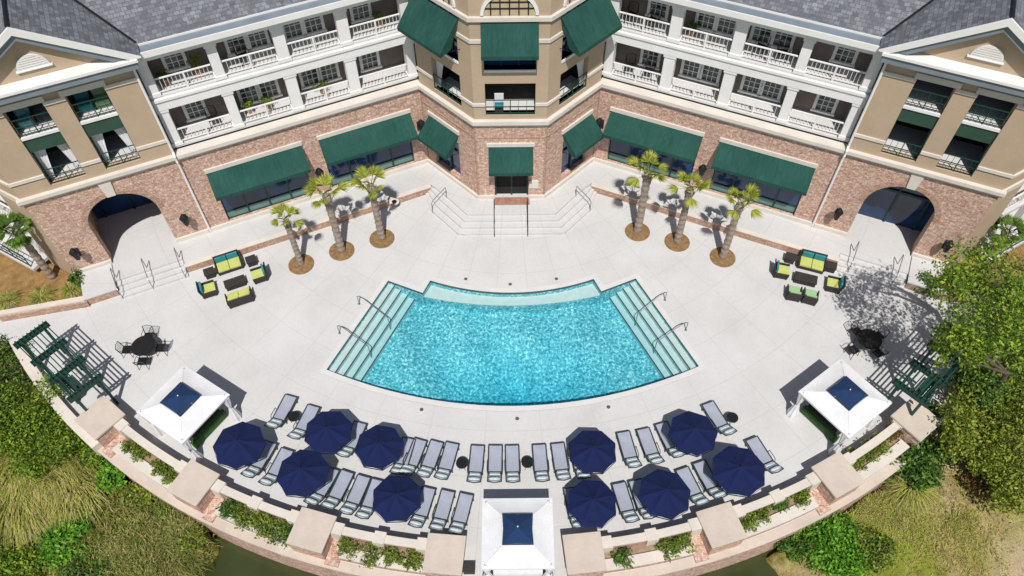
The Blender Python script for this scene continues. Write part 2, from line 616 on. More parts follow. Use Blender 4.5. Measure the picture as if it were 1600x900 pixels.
def smooth01(x):
    x = np.clip(x, 0, 1)
    return x * x * (3 - 2 * x)


def ground_h(x, y):
    h = -1.15 + 0.18 * np.sin(x * 0.7 + 1.3) * np.cos(y * 0.6) + 0.1 * np.sin(x * 1.9 + y * 1.3)
    edge = 0.5 * np.sin(y * 0.9) + 0.25 * np.sin(y * 2.3 + 1)
    wl = smooth01((x + 15.6 + 0.15 * (13 - y) + edge) / 2.2)
    wr = smooth01((13.2 - x + edge) / 2.2)
    wy = smooth01((15.5 - y) / 2.0)
    h = h - 2.4 * wl * wr * wy
    under = smooth01((33.95 - np.hypot(x - CX, y - CY)) / 0.5) * (np.abs(x) < 34) * (y > 9)
    return h * (1 - under) - 4.5 * under


def axis(lo, hi, step, far):
    core = np.arange(lo, hi + 1e-6, step)
    out = []
    d = step
    v = hi
    while v < far:
        d *= 1.6
        v += d
        out.append(v)
    neg = []
    d = step
    v = lo
    while v > -far:
        d *= 1.6
        v -= d
        neg.append(v)
    return np.array(neg[::-1] + list(core) + out)


xs, ys = axis(-36, 36, 0.4, 900), axis(2, 34, 0.4, 900)
gx, gy = np.meshgrid(xs, ys)
gz = ground_h(gx, gy)
g = MB()
g.V = [tuple(p) for p in np.stack([gx.ravel(), gy.ravel(), gz.ravel()], 1)]
nx = len(xs)
g.F = [[r * nx + c, r * nx + c + 1, (r + 1) * nx + c + 1, (r + 1) * nx + c] for r in range(len(ys) - 1) for c in range(nx - 1)]
structure(g.build('ground', M_GROUND, smooth=True, raw=True))
w = MB()
w.face((-20, -60, -2.0), (18, -60, -2.0), (18, 15.2, -2.0), (-20, 15.2, -2.0))
structure(w.build('lagoon_water', M_LAGOON))


# pool outline (counter-clockwise from the left front corner)
def pool_outline(e=0.0):
    P = []
    n = 24
    for k in range(n + 1):
        x = -9.69 + 19.38 * k / n
        P.append((x, 19.11 + 0.0236 * x * x))
    P.append((6.97, 27.08))
    P.append((4.97, 26.2))
    P.append((4.60, 27.07))
    for k in range(1, 16):
        x = 4.60 - 9.2 * k / 16
        P.append((x, 26.17 + 0.0425 * x * x))
    P += [(-4.60, 27.07), (-4.97, 26.2), (-6.97, 27.08)]
    if e:
        c = (0, 23.2)
        out = []
        m = len(P)
        for k in range(m):
            a, b, d = Vector(P[k - 1]), Vector(P[k]), Vector(P[(k + 1) % m])
            n1 = Vector(((b - a).y, -(b - a).x)).normalized()
            n2 = Vector(((d - b).y, -(d - b).x)).normalized()
            nn = (n1 + n2)
            nn = nn / max(0.35, nn.length_squared / 2)
            out.append(tuple(b + nn * e))
        P = out
    return P


def sheet_with_hole(outer, inner, z, name, mat):
    bm = bmesh.new()
    es = []
    for loop in (outer, inner):
        vs = [bm.verts.new((p[0], p[1], z)) for p in loop]
        es += [bm.edges.new((vs[k], vs[(k + 1) % len(vs)])) for k in range(len(vs))]
    bmesh.ops.triangle_fill(bm, edges=es, use_beauty=True)
    for f in bm.faces:
        if f.normal.z < 0:
            f.normal_flip()
    me = bpy.data.meshes.new(name)
    bm.to_mesh(me)
    bm.free()
    me.materials.append(mat)
    o = bpy.data.objects.new(name, me)
    COL.objects.link(o)
    return structure(o)


deck_edge = [(-33, 40), (-33, 23.2)] + arc(33.3, -52, 52, 60) + [(33, 23.2), (33, 40)]
deck = sheet_with_hole(deck_edge, pool_outline(0.30), 0.0, 'pool_deck', M_DECK)
coping = sheet_with_hole(pool_outline(0.30), pool_outline(0.0), 0.012, 'pool_coping', M_COPING)
# pool shell: walls, waterline tile, floor bowl
PO = pool_outline(0.0)
m = MB()
for k in range(len(PO)):
    a, b = PO[k], PO[(k + 1) % len(PO)]
    m.face((*a, -0.17), (*b, -0.17), (*b, -3.3), (*a, -3.3))
N = 26
rows = []
for j in range(N + 1):
    t = j / N
    row = []
    for i in range(N + 1):
        x0 = (-9.7 + 2.7 * t)
        x = x0 + (-2 * x0) * i / N
        y = 19.05 + 0.0236 * x * x * (1 - t) + (27.2 - 19.05) * t
        dep = -1.0 - 1.55 * math.exp(-(((x - 0.4) / 4.2) ** 2 + ((y - 20.9) / 2.4) ** 2)) - 0.25 * math.sin(x * 0.9 + y * 0.5) ** 2
        row.append(m.v((x, y, dep)))
    rows.append(row)
for j in range(N):
    for i in range(N):
        m.F.append([rows[j][i], rows[j][i + 1], rows[j + 1][i + 1], rows[j + 1][i]])
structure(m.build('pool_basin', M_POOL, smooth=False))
m = MB()
for k in range(len(PO)):
    a, b = PO[k], PO[(k + 1) % len(PO)]
    m.face((*a, 0.012), (*b, 0.012), (*b, -0.17), (*a, -0.17))
structure(m.build('pool_tile_band', M_TILE))
# entry steps down both sides and the shallow bench along the hotel side
for side in (-1, 1):
    a, b = Vector((side * 6.97, 27.08)), Vector((side * 9.69, 21.33))
    perp = Vector(((b - a).y, -(b - a).x)).normalized()
    if perp.x * side > 0:
        perp = -perp
    st = MB()
    nz = MB()
    for k in range(4):
        o0, o1 = perp * (0.40 * k), perp * (0.40 * (k + 1))

        def ends(o):
            # back end follows the notch line, front end the curved rim
            p, q = a + o, b + o
            dirv = (b - a).normalized()
            # back: line from (6.97,27.08) to (4.97,26.2)
            L0 = Vector((side * 6.97, 27.08))
            ld = Vector((side * -2.0, -0.88)).normalized()
            ln = Vector((ld.y, -ld.x))
            t = (L0 - p).dot(ln) / dirv.dot(ln)
            p = p + dirv * t
            # front: y = 19.11 + .0236 x^2
            t = 0
            for _ in range(8):
                yy = 19.11 + 0.0236 * q.x * q.x
                q = q + dirv * ((yy - q.y) / dirv.y)
            return p, q
        p0, q0 = ends(o0)
        p1, q1 = ends(o1)
        z = -0.30 - 0.22 * k
        st.prism([(p0.x, p0.y), (q0.x, q0.y), (q1.x, q1.y), (p1.x, p1.y)], -1.85, z, bottom=False)
        ed = perp * -0.07
        nz.prism([(p1.x, p1.y), (q1.x, q1.y), (q1.x + ed.x, q1.y + ed.y), (p1.x + ed.x, p1.y + ed.y)], z + 0.004, z + 0.012, bottom=False)
    structure(st.build('pool_steps', M_STEPTREAD))
    structure(nz.build('step_tile_edge', M_TILE))
m = MB()
n = 14
back = [(4.58 - 9.16 * k / n, 26.17 + 0.0425 * (4.58 - 9.16 * k / n) ** 2) for k in range(n + 1)]
front = [(-4.95 + 9.9 * k / n, 25.60 + 0.0270 * (-4.95 + 9.9 * k / n) ** 2) for k in range(n + 1)]
m.prism(back + front, -0.46, -0.42, bottom=False)
structure(m.build('pool_bench', M_STEPTREAD))
m = MB()
m.prism([(p[0], p[1] + 0.012) for p in back + front], -2.2, -0.465, bottom=False)
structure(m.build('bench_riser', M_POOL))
m = MB()
m.prism(pool_outline(0.012), -3.4, -0.085)
structure(m.build('pool_water', M_WATER))

# terrace in front of the hotel, its brick face, and the broad steps


def wpt(side, s, d):
    p = wing(side)((s, d, 0))
    return (p[0], p[1])


TZ = 0.5
L_ = wing(-1)
tl = [wpt(-1, -1.9, 1.88), wpt(-1, -1.9, 1.45), wpt(-1, -5.7, 1.45), wpt(-1, -5.7, 1.88), wpt(-1, -7.25, 1.88), wpt(-1, -7.25, -4)]
tcen = [(-4.9, 34.02), (-3.95, 33.1), (-2.6, 31.55), (2.6, 31.55), (3.95, 33.1), (4.9, 34.02)]
tr = [wpt(1, -7.25, -4), wpt(1, -7.25, 1.88), wpt(1, -5.7, 1.88), wpt(1, -5.7, 1.45), wpt(1, -1.9, 1.45), wpt(1, -1.9, 1.88)]
poly = tl[::-1] + tcen + tr[::-1] + [(20, 42), (-20, 42)]
m = MB()
m.prism(poly, 0.0, TZ, bottom=False)
structure(m.build('terrace', M_DECK))
for k, o in enumerate((0.40, 0.80, 1.20)):
    pts = []
    for sx in (-1, 1):
        e = [(-4.9 - 0.3 * o, 34.02 - 0.2 * o), (-3.95 - 0.766 * o, 33.1 - 0.643 * o), (-2.6 - 0.41 * o, 31.55 - o)]
        if sx > 0:
            e = [(-p[0], p[1]) for p in e][::-1]
        pts += e
    m = MB()
    m.prism(pts, 0.0, TZ - 0.125 * (k + 1), bottom=False)
    structure(m.build('terrace_step', M_DECK))
for side in (-1, 1):
    m = MB()
    for k in range(3):
        d0 = 1.45 + 0.33 * k
        q = [wpt(side, -5.66, d0 - 0.2), wpt(side, -1.94, d0 - 0.2), wpt(side, -1.94, d0 + 0.33), wpt(side, -5.66, d0 + 0.33)]
        m.prism(q, 0.0, TZ - 0.125 * (k + 1), bottom=False)
    structure(m.build('arch_steps', M_DECK))
    lab = 'left' if side < 0 else 'right'
    wl = thing('terrace_wall', f'long low brick terrace wall in front of the {lab} wing of the hotel', 'wall', (*wpt(side, 6, 2.0), 0))
    T = wing(side)
    m = MB(T)
    m.box(-1.9, 12.9, 1.885, 2.12, 0.0, 0.47)
    m.build('brick_face', M_BRICKD, wl)
    MB(T).box(-1.94, 12.9, 1.84, 2.13, 0.47, 0.515).build('coping', M_STONE, wl)
    wl = thing('stair_wall', f'short brick wall and pale slab flanking the {lab} arch stairs', 'wall', (*wpt(side, -6.5, 2.0), 0))
    MB(T).box(-7.3, -5.7, 1.885, 2.12, 0.0, 0.47).build('brick_face', M_BRICKD, wl)
    mm = MB(T)
    mm.box(-7.4, -5.66, 0.16, 2.16, 0.505, 0.60)
    mm.build('coping', M_DECK, wl)

# ------------------------------------------------------------------ the hotel
hotel = thing('hotel_building', 'three storey hotel of brick, tan stucco and white balconies wrapped round the terrace', 'building', (0, 36, TZ))


def wall_grid(mb, s0, s1, z0, z1, holes, d, depth):
    """a wall sheet with rectangular openings (sa, sb, za, zb) and reveals of the given depth"""
    S_ = sorted({s0, s1} | {v for h in holes for v in h[:2]})
    Z_ = sorted({z0, z1} | {v for h in holes for v in h[2:]})
    solid = {}
    for i in range(len(S_) - 1):
        for j in range(len(Z_) - 1):
            cs, cz = (S_[i] + S_[i + 1]) / 2, (Z_[j] + Z_[j + 1]) / 2
            solid[i, j] = not any(h[0] < cs < h[1] and h[2] < cz < h[3] for h in holes)
    for (i, j), ok in solid.items():
        if not ok:
            continue
        a, b, c, e = S_[i], S_[i + 1], Z_[j], Z_[j + 1]
        mb.face((a, d, c), (b, d, c), (b, d, e), (a, d, e))
        for (di, dj), q in (((-1, 0), ((a, d, c), (a, d, e), (a, d - depth, e), (a, d - depth, c))),
                            ((1, 0), ((b, d, c), (b, d, e), (b, d - depth, e), (b, d - depth, c))),
                            ((0, -1), ((a, d, c), (b, d, c), (b, d - depth, c), (a, d - depth, c))),
                            ((0, 1), ((a, d, e), (b, d, e), (b, d - depth, e), (a, d - depth, e)))):
            if not solid.get((i + di, j + dj), False):
                mb.face(*q)


def awning(T, s0, s1, zt, zb, out, parent, label=None):
    """sloped canvas on a thin frame with closed cheeks, a hanging valance and sewn seams"""
    m = MB(T)
    e = 0.03
    zt2, zb2 = zt - 0.06, zb - 0.06
    P = lambda s, d, z: (s, d, z)
    nb = max(2, round((s1 - s0) / 1.25)) * 4
    prev = None
    for k in range(nb + 1):
        u = s0 + (s1 - s0) * k / nb
        sg = 0.028 * abs(math.sin(math.pi * k / 4))
        col = [m.v((u, 0.04 + (out - 0.04) * t, zt + (zb - zt) * t - sg * math.sin(math.pi * t))) for t in (0, 0.25, 0.5, 0.75, 1)]
        if prev:
            for q in range(4):
                m.F.append([prev[q], col[q], col[q + 1], prev[q + 1]])
        prev = col
    m.F.append([m.v(P(s0, 0.04, zt2)), m.v(P(s1, 0.04, zt2)), m.v(P(s1, out - e, zb2)), m.v(P(s0, out - e, zb2))])
    m.box(s0, s1, out - 0.012, out + 0.012, zb - 0.22, zb - 0.002)
    for s in (s0, s1):
        m.face((s, 0.04, zt - 0.02), (s, out - 0.01, zb - 0.02), (s, out - 0.01, zb - 0.22), (s, 0.5 * out, zb - 0.10))
    o = m.build('window_awning', M_AWN, parent)
    n = max(2, round((s1 - s0) / 1.25))
    for k in range(n + 1):
        m = MB(T)
        s = s0 + (s1 - s0) * k / n
        a, b = max(s0, s - 0.02), min(s1, s + 0.02)
        m.face((a, 0.05, zt + 0.006), (b, 0.05, zt + 0.006), (b, out, zb + 0.010), (a, out, zb + 0.010))
        m.build('seam', M_AWN2, o)
    for s in (s0 + 0.08, s1 - 0.08):
        m = MB(T)
        m.tube([(s, 0.0, zb - 0.45), (s, out - 0.05, zb - 0.08)], 0.018, 5)
        m.build('awning_arm', M_BLACKM, o)
    return o


def shop_window(T, s0, s1, z0, z1, parent, n=4, d=-0.22):
    """big ground floor window: dark glass, green mullions and a lower strip coloured as sunlit glass"""
    m = MB(T)
    m.face((s0, d, z0 + 0.55), (s1, d, z0 + 0.55), (s1, d, z1), (s0, d, z1))
    win = m.build('window', M_GLASS, parent)
    m = MB(T)
    fw = 0.05
    for k in range(n + 1):
        s = s0 + (s1 - s0) * k / n
        m.box(max(s0, s - fw), min(s1, s + fw), d - 0.02, d + 0.07, z0, z1)
    m.box(s0, s1, d - 0.02, d + 0.055, z0 + 0.53, z0 + 0.60)
    m.box(s0, s1, d - 0.02, d + 0.055, z0, z0 + 0.06)
    m.build('frame', M_GREENM, win)
    m = MB(T)
    m.face((s0, d + 0.01, z0 + 0.06), (s1, d + 0.01, z0 + 0.06), (s1, d + 0.01, z0 + 0.53), (s0, d + 0.01, z0 + 0.53))
    m.build('sunlit_pane', M_SUNPANE, win)
    MB(T).box(s0 - 0.06, s1 + 0.06, -0.21, 0.07, z0 - 0.12, z0 - 0.003).build('sill', M_STONE, win)
    return win


def sash(T, s0, s1, z0, z1, d, parent, mat=None):
    """white framed sash window with a grid of small panes"""
    m = MB(T)
    m.face((s0, d, z0), (s1, d, z0), (s1, d, z1), (s0, d, z1))
    win = m.build('sash_window', mat or M_GLASSG, parent)
    m = MB(T)
    t = 0.16
    m.box(s0 - t, s0, d - 0.01, d + 0.08, z0, z1)
    m.box(s1, s1 + t, d - 0.01, d + 0.08, z0, z1)
    m.box(s0 - t, s1 + t, d - 0.01, d + 0.084, z1, z1 + t)
    m.box(s0 - t - 0.05, s1 + t + 0.05, d - 0.01, d + 0.14, z0 - 0.12, z0)
    n = 3
    for k in range(1, n):
        s = s0 + (s1 - s0) * k / n
        m.box(s - 0.018, s + 0.018, d - 0.01, d + 0.03, z0, z1)
    for k in range(1, 5):
        z = z0 + (z1 - z0) * k / 5
        m.box(s0, s1, d - 0.01, d + (0.045 if k == 2 else 0.026), z - 0.018, z + 0.018)
    m.build('frame', M_WHITE, win)
    return win


def white_railing(T, s0, s1, z, d, parent):
    m = MB(T)
    m.box(s0, s1, d - 0.04, d + 0.04, z + 0.87, z + 0.92)
    m.box(s0, s1, d - 0.02, d + 0.02, z + 0.12, z + 0.16)
    n = int((s1 - s0) / 0.19)
    for k in range(1, n):
        s = s0 + (s1 - s0) * k / n
        m.box(s - 0.011, s + 0.011, d - 0.011, d + 0.011, z + 0.16, z + 0.87, 'bt')
    m.box((s0 + s1) / 2 - 0.045, (s0 + s1) / 2 + 0.045, d - 0.045, d + 0.045, z, z + 0.86)
    return m.build('balcony_railing', M_WHITE, parent)


def metal_railing(T, s0, s1, z, d, parent):
    m = MB(T)
    for zz in (0.08, 0.50, 0.95):
        m.box(s0, s1, d - 0.02, d + 0.02, z + zz, z + zz + 0.04)
    n = 6
    for k in range(n + 1):
        s = s0 + (s1 - s0) * k / n
        w_ = 0.022 if k in (0, n, n // 2) else 0.009
        m.box(s - w_, s + w_, d - w_, d + w_, z, z + 0.95, 'bt')
    return m.build('window_railing', M_GREENM, parent)


def lantern(T, s, z, parent):
    m = MB(T)
    m.box(s - 0.11, s + 0.11, 0.0, 0.06, z - 0.32, z + 0.32)
    m.tube([(s, 0.04, z - 0.1), (s, 0.34, z - 0.22), (s, 0.58, z - 0.05), (s, 0.58, z + 0.06)], 0.035, 6)
    m.lathe((s, 0.58), [(0.13, z + 0.06), (0.21, z + 0.55), (0.26, z + 0.58), (0.17, z + 0.76), (0.04, z + 0.92)], 6)
    return m.build('wall_lantern', M_BLACKM, parent)


def curtain(T, s0, s1, z0, z1, d, gather, parent):
    """a curtain pulled aside: wide at the top, tied towards the jamb below"""
    m = MB(T)
    n, r = 9, 8
    rows = []
    for j in range(r + 1):
        t = j / r
        wdt = 1 - 0.62 * (t ** 0.8)
        row = []
        for i in range(n + 1):
            u = i / n
            base = s0 if gather < 0 else s1
            span = (s1 - s0) * wdt
            s = base + u * span * (1 if gather < 0 else -1)
            row.append(m.v((s, d + 0.05 * math.sin(u * 21) * (0.5 + t), z1 + (z0 - z1) * t)))
        rows.append(row)
    for j in range(r):
        for i in range(n):
            m.F.append([rows[j][i], rows[j][i + 1], rows[j + 1][i + 1], rows[j + 1][i]])
    return m.build('curtain', M_CURTAIN, parent, smooth=True)


Z2, Z3, ZB, ZE = 6.85, 10.05, 6.30, 12.70      # 2nd and 3rd floors, top of the brick, eave
COLS = [(0.0, 0.55), (3.24, 3.80), (6.45, 7.10), (9.70, 10.35), (13.08, 13.62)]
BAYS = [(0.55, 3.24), (3.80, 6.45), (7.10, 9.70), (10.35, 13.08)]
for side in (-1, 1):
    T = wing(side)
    # ---- brick ground floor of the wing
    m = MB(T)
    W1, W2 = (1.12, 6.22), (7.40, 12.66)
    wall_grid(m, 0.0, 13.60, TZ, ZB, [(W1[0], W1[1], 0.78, 4.62), (W2[0], W2[1], 0.78, 4.62)], 0.0, 0.34)
    bw = m.build('brick_wall', M_BRICK, hotel)
    m = MB(T)
    m.box(0.0, 13.55, 0.002, 0.12, TZ, TZ + 0.26)
    m.build('stone_plinth', M_STONE, bw)
    for (a, b) in (W1, W2):
        shop_window(T, a, b, 0.78, 4.62, hotel)
        MB(T).box(a - 0.16, b + 0.16, 0.003, 0.10, 4.80, 5.06).build('stone_lintel', M_STONE, hotel)
        awning(T, a - 0.10, b + 0.10, 4.78, 3.93, 1.20, hotel)
    lantern(T, 6.82, 2.35, hotel)
    lantern(T, 13.22 if side > 0 else 13.2, 3.6, hotel)
    # ---- cap course between brick and balconies
    m = MB(T)
    m.box(-7.85, 13.55, 0.0, 0.14, 6.26, 6.42)
    m.box(-7.85, 13.60, -0.3, 0.24, 6.42, 6.64)
    m.build('stone_cornice', M_STONE, hotel)
    # ---- downpipe at the joint with the pavilion
    m = MB(T)
    m.tube([(-0.06, 0.10, 0.55), (-0.06, 0.10, 6.2), (-0.06, 0.32, 6.35), (-0.06, 0.32, 6.7), (-0.06, 0.10, 6.9), (-0.06, 0.10, 12.4)], 0.065, 8)
    m.build('downpipe', M_WHITE, hotel)
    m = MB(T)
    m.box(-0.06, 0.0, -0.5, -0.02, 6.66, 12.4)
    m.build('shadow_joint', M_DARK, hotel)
    # ---- balconies
    for fl, (z, zt) in enumerate(((Z2, 9.22), (Z3, 12.13))):
        m = MB(T)
        m.box(0.0, 13.55, -1.82, -0.32, z - 0.12, z)
        m.build('balcony_floor', M_FLOOR, hotel)
        m = MB(T)
        m.face((0.0, -1.78, z), (13.6, -1.78, z), (13.6, -1.78, zt + 0.4), (0.0, -1.78, zt + 0.4))
        m.build('siding_wall', M_SIDING, hotel)
        for k, (a, b) in enumerate(BAYS):
            if k in (1, 2):
                c = (a + b) / 2 + (0.18 if fl else -0.05) * (1 if k == 1 else -1)
                sash(T, c - 0.92, c - 0.10, z + 0.28, z + 2.0, -1.775, hotel)
                sash(T, c + 0.16, c + 0.98, z + 0.28, z + 2.0, -1.775, hotel)
            else:
                c = (a + b) / 2 + (-0.2 if k == 0 else -0.35)
                sash(T, c - 0.42, c + 0.42, z + 0.30, z + 2.0, -1.775, hotel)
            white_railing(T, a, b, z, -0.45, hotel)
        for (a, b) in COLS:
            m = MB(T)
            m.box(a + 0.03, b - 0.03, -0.80, -0.33, z, zt)
            m.box(a - 0.02, b + 0.02, -0.85, -0.28, z + 0.001, z + 0.20)
            m.box(a - 0.02, b + 0.02, -0.85, -0.28, zt - 0.16, zt - 0.001)
            m.build('column', M_WHITE, hotel)
        for (a, b) in COLS[1:4]:
            MB(T).box((a + b) / 2 - 0.07, (a + b) / 2 + 0.07, -1.77, -0.80, z, zt).build('partition', M_WHITE, hotel)
    m = MB(T)
    m.box(-0.02, 13.6, -0.86, -0.26, 9.22, 9.78)
    m.box(-0.02, 13.6, -0.86, -0.18, 9.78, 9.93)
    m.build('balcony_beam', M_WHITE, hotel)
    m = MB(T)
    m.box(-0.02, 13.6, -0.86, -0.26, 12.13, 12.52)
    m.box(-0.02, 13.6, -0.86, -0.06, 12.52, 12.70)
    m.build('eave_beam', M_WHITE, hotel)
    MB(T).box(0.0, 13.6, -1.8, -0.86, 12.13, 12.2).build('ceiling', M_WHITE, hotel)
    m = MB(T)
    m.box(0.05, 13.6, -0.42, 0.20, 12.71, 12.90)
    gt = m.build('gutter', M_GUTTER, hotel)
    m = MB(T)
    m.box(0.05, 13.6, 0.205, 0.27, 12.66, 12.97)
    m.box(0.05, 13.6, -0.50, -0.42, 12.71, 12.99)
    m.build('gutter_lip', M_WHITE, gt)
    # ---- main roof of the wing
    m = MB(T)
    zr = lambda d: 13.0 + (-0.46 - d) * 0.50
    m.face((-16, -0.46, 13.0), (15.2, -0.46, 13.0), (15.2, -11, zr(-11)), (-16, -11, zr(-11)))
    m.face((-16, -11, zr(-11)), (15.2, -11, zr(-11)), (15.2, -21.5, 13.0), (-16, -21.5, 13.0))
    m.face((-16, -0.46, 13.0), (-16, -21.5, 13.0), (-16, -11, zr(-11)))
    m.face((-16, -21.5, 13.0), (15.2, -21.5, 13.0), (15.2, -21.5, TZ), (-16, -21.5, TZ))
    m.build('roof', M_SHINGLE, hotel)

    # ---- gabled pavilion, s from -7.65 to 0
    s0, s1 = -7.65, -0.08
    ac, ar, sp = -3.80, 1.80, 3.38
    m = MB(T)
    a0, a1 = ac - ar, ac + ar
    zt = ZB
    m.face((s0, 0, TZ), (a0, 0, TZ), (a0, 0, zt), (s0, 0, zt))
    m.face((a1, 0, TZ), (0.0, 0, TZ), (0.0, 0, zt), (a1, 0, zt))
    n = 20
    pa = [(ac - ar * math.cos(math.pi * k / n), sp + ar * math.sin(math.pi * k / n)) for k in range(n + 1)]
    for k in range(n):
        (u0, v0), (u1, v1) = pa[k], pa[k + 1]
        m.face((u0, 0, v0), (u1, 0, v1), (u1, 0, zt), (u0, 0, zt))
        m.face((u0, 0, v0), (u1, 0, v1), (u1, -0.7, v1), (u0, -0.7, v0))
    for u in (a0, a1):
        m.face((u, 0, TZ), (u, 0, sp), (u, -0.7, sp), (u, -0.7, TZ))
    pv = m.build('brick_wall', M_BRICK, hotel)
    m = MB(T)
    for k in range(n):
        (u0, v0), (u1, v1) = pa[k], pa[k + 1]
        e = 1.17
        w0, x0 = ac + (u0 - ac) * e, sp + (v0 - sp) * e
        w1, x1 = ac + (u1 - ac) * e, sp + (v1 - sp) * e
        m.face((u0, 0.03, v0), (u1, 0.03, v1), (w1, 0.03, x1), (w0, 0.03, x0))
        m.face((u0, 0.03, v0), (u1, 0.03, v1), (u1, 0, v1), (u0, 0, v0))
        m.face((w0, 0.03, x0), (w1, 0.03, x1), (w1, 0, x1), (w0, 0, x0))
    m.build('brick_arch', M_BRICKD, pv)
    m = MB(T)
    m.face((ac - 0.22, 0.09, sp + ar), (ac + 0.22, 0.09, sp + ar), (ac + 0.32, 0.09, 6.24), (ac - 0.32, 0.09, 6.24))
    for q in (((ac - 0.22, sp + ar), (ac - 0.32, 6.24)), ((ac + 0.22, sp + ar), (ac + 0.32, 6.24))):
        m.face((q[0][0], 0.09, q[0][1]), (q[1][0], 0.09, q[1][1]), (q[1][0], 0, q[1][1]), (q[0][0], 0, q[0][1]))
    m.build('keystone', M_STONE, pv)
    MB(T).box(s0 - 0.04, a0, 0.003, 0.14, TZ, TZ + 0.26).build('stone_plinth', M_STONE, pv)
    MB(T).box(a1, -0.14, 0.003, 0.14, TZ, TZ + 0.26).build('stone_plinth', M_STONE, pv)
    # passage behind the arch
    dp = -3.7 if side < 0 else -2.0
    m = MB(T)
    m.face((a0 - 0.35, -0.7, TZ), (a0 - 0.35, dp, TZ), (a0 - 0.35, dp, 5.6), (a0 - 0.35, -0.7, 5.6))
    m.face((a1 + 0.35, -0.7, TZ), (a1 + 0.35, dp, TZ), (a1 + 0.35, dp, 5.6), (a1 + 0.35, -0.7, 5.6))
    m.face((a0 - 0.35, -0.7, 5.6), (a1 + 0.35, -0.7, 5.6), (a1 + 0.35, dp, 5.6), (a0 - 0.35, dp, 5.6))
    m.face((a0 - 0.35, -0.7, TZ), (a0, -0.7, TZ), (a0, -0.7, 5.6), (a0 - 0.35, -0.7, 5.6))
    m.face((a1 + 0.35, -0.7, TZ), (a1, -0.7, TZ), (a1, -0.7, 5.6), (a1 + 0.35, -0.7, 5.6))
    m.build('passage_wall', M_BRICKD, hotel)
    m = MB(T)
    m.face((a0 - 0.34, dp + 0.02, TZ), (a1 + 0.34, dp + 0.02, TZ), (a1 + 0.34, dp + 0.02, 5.6), (a0 - 0.34, dp + 0.02, 5.6))
    gd = m.build('glass_door', M_GLASS, hotel)
    m = MB(T)
    for u in (a0 + 0.1, ac - 0.06, a1 - 0.2):
        m.box(u, u + 0.12, dp + 0.03, dp + 0.10, TZ, 5.5)
    m.box(a0, a1, dp + 0.03, dp + 0.11, 2.9, 3.05)
    m.build('door_frame', M_GREENM if side > 0 else M_BLACKM, gd)
    lantern(T, -6.85, 2.05, hotel)
    lantern(T, -1.00, 2.05, hotel)
    # stucco storeys
    m = MB(T)
    H1, H2 = (-6.05, -4.33), (-3.36, -1.62)
    wall_grid(m, s0, -0.02, 6.64, 12.5, [(*H1, 6.90, 11.70), (*H2, 6.90, 11.70)], 0.0, 0.45)
    m.face((s0, 0, 12.5), (-0.02, 0, 12.5), (-0.02, 0, 12.95), (s0, 0, 12.95))
    m.face((s0, 0, 12.95), (-0.02, 0, 12.95), ((s0 - 0.02) / 2, 0, 15.45))
    m.face((-0.02, 0, 6.64), (-0.02, -1.9, 6.64), (-0.02, -1.9, 12.9), (-0.02, 0, 12.9))
    m.face((s0, 0, 6.64), (s0, -9, 6.64), (s0, -9, 12.9), (s0, 0, 12.9))
    m.build('stucco_wall', M_STUCCO, hotel)
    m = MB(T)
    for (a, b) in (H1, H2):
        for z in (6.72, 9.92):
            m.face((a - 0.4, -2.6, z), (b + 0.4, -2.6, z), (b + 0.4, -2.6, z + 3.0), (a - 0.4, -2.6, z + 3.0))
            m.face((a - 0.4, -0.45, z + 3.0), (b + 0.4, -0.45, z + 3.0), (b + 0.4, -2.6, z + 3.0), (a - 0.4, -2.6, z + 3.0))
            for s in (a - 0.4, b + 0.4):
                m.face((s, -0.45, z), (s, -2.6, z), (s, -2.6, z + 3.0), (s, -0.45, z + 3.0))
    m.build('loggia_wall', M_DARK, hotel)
    for k, (a, b) in enumerate((H1, H2)):
        MB(T).box(a - 0.4, b + 0.4, -2.6, -0.10, 6.72, 6.86).build('loggia_floor', M_FLOOR, hotel)
        MB(T).box(a - 0.4, b + 0.4, -2.6, -0.46, 9.86, 10.0).build('loggia_floor', M_FLOOR, hotel)
        MB(T).box(a, b, -0.32, -0.12, 9.02, 9.84).build('spandrel_panel', M_GREENP, hotel)
        MB(T).box(a, b, -0.44, -0.04, 9.84, 10.0).build('window_sill', M_WHITE, hotel)
        MB(T).box(a - 0.14, b + 0.14, 0.002, 0.15, 11.72, 12.04).build('stone_lintel', M_STONE, hotel)
        metal_railing(T, a + 0.01, b - 0.01, 6.87, -0.10, hotel)
        metal_railing(T, a + 0.01, b - 0.01, 10.01, -0.12, hotel)
        m = MB(T)
        m.box(a, a + 0.07, -0.36, -0.26, 6.9, 9.0)
        m.box(b - 0.07, b, -0.36, -0.26, 6.9, 9.0)
        m.box(a, b, -0.37, -0.25, 8.94, 9.015)
        m.build('window_frame', M_GREENM, hotel)
        if side < 0:
            curtain(T, a + 0.04, a + 0.66, 6.95, 8.95, -0.5, -1, hotel)
            curtain(T, b - 0.66, b - 0.04, 6.95, 8.95, -0.5, 1, hotel)
    for z0, z1 in ((7.54, 7.72), (11.46, 11.66)):
        for a, b in ((s0 - 0.05, H1[0]), (H1[1], H2[0]), (H2[1], -0.02)):
            MB(T).box(a, b, 0.002, 0.08, z0, z1).build('stucco_belt', M_STONE, hotel)
    # cornice, pediment and lunette
    m = MB(T)
    m.box(s0 - 0.50, 0.32, 0.002, 0.70, 12.84, 12.98)
    pc = m.build('pediment_cornice', M_WHITE, hotel)
    m = MB(T)
    m.box(s0 - 0.42, 0.24, 0.003, 0.60, 12.44, 12.835)
    m.build('shade_fascia', M_GUTTER, pc)  # gutter grey-blue used as painted shade on the cornice moulding
    MB(T).box(s0 - 0.02, 0.0, 0.001, 0.06, 12.10, 12.43).build('frieze_board', M_WHITE, hotel)
    sc = (s0 - 0.02) / 2
    rakes = []
    m = MB(T)
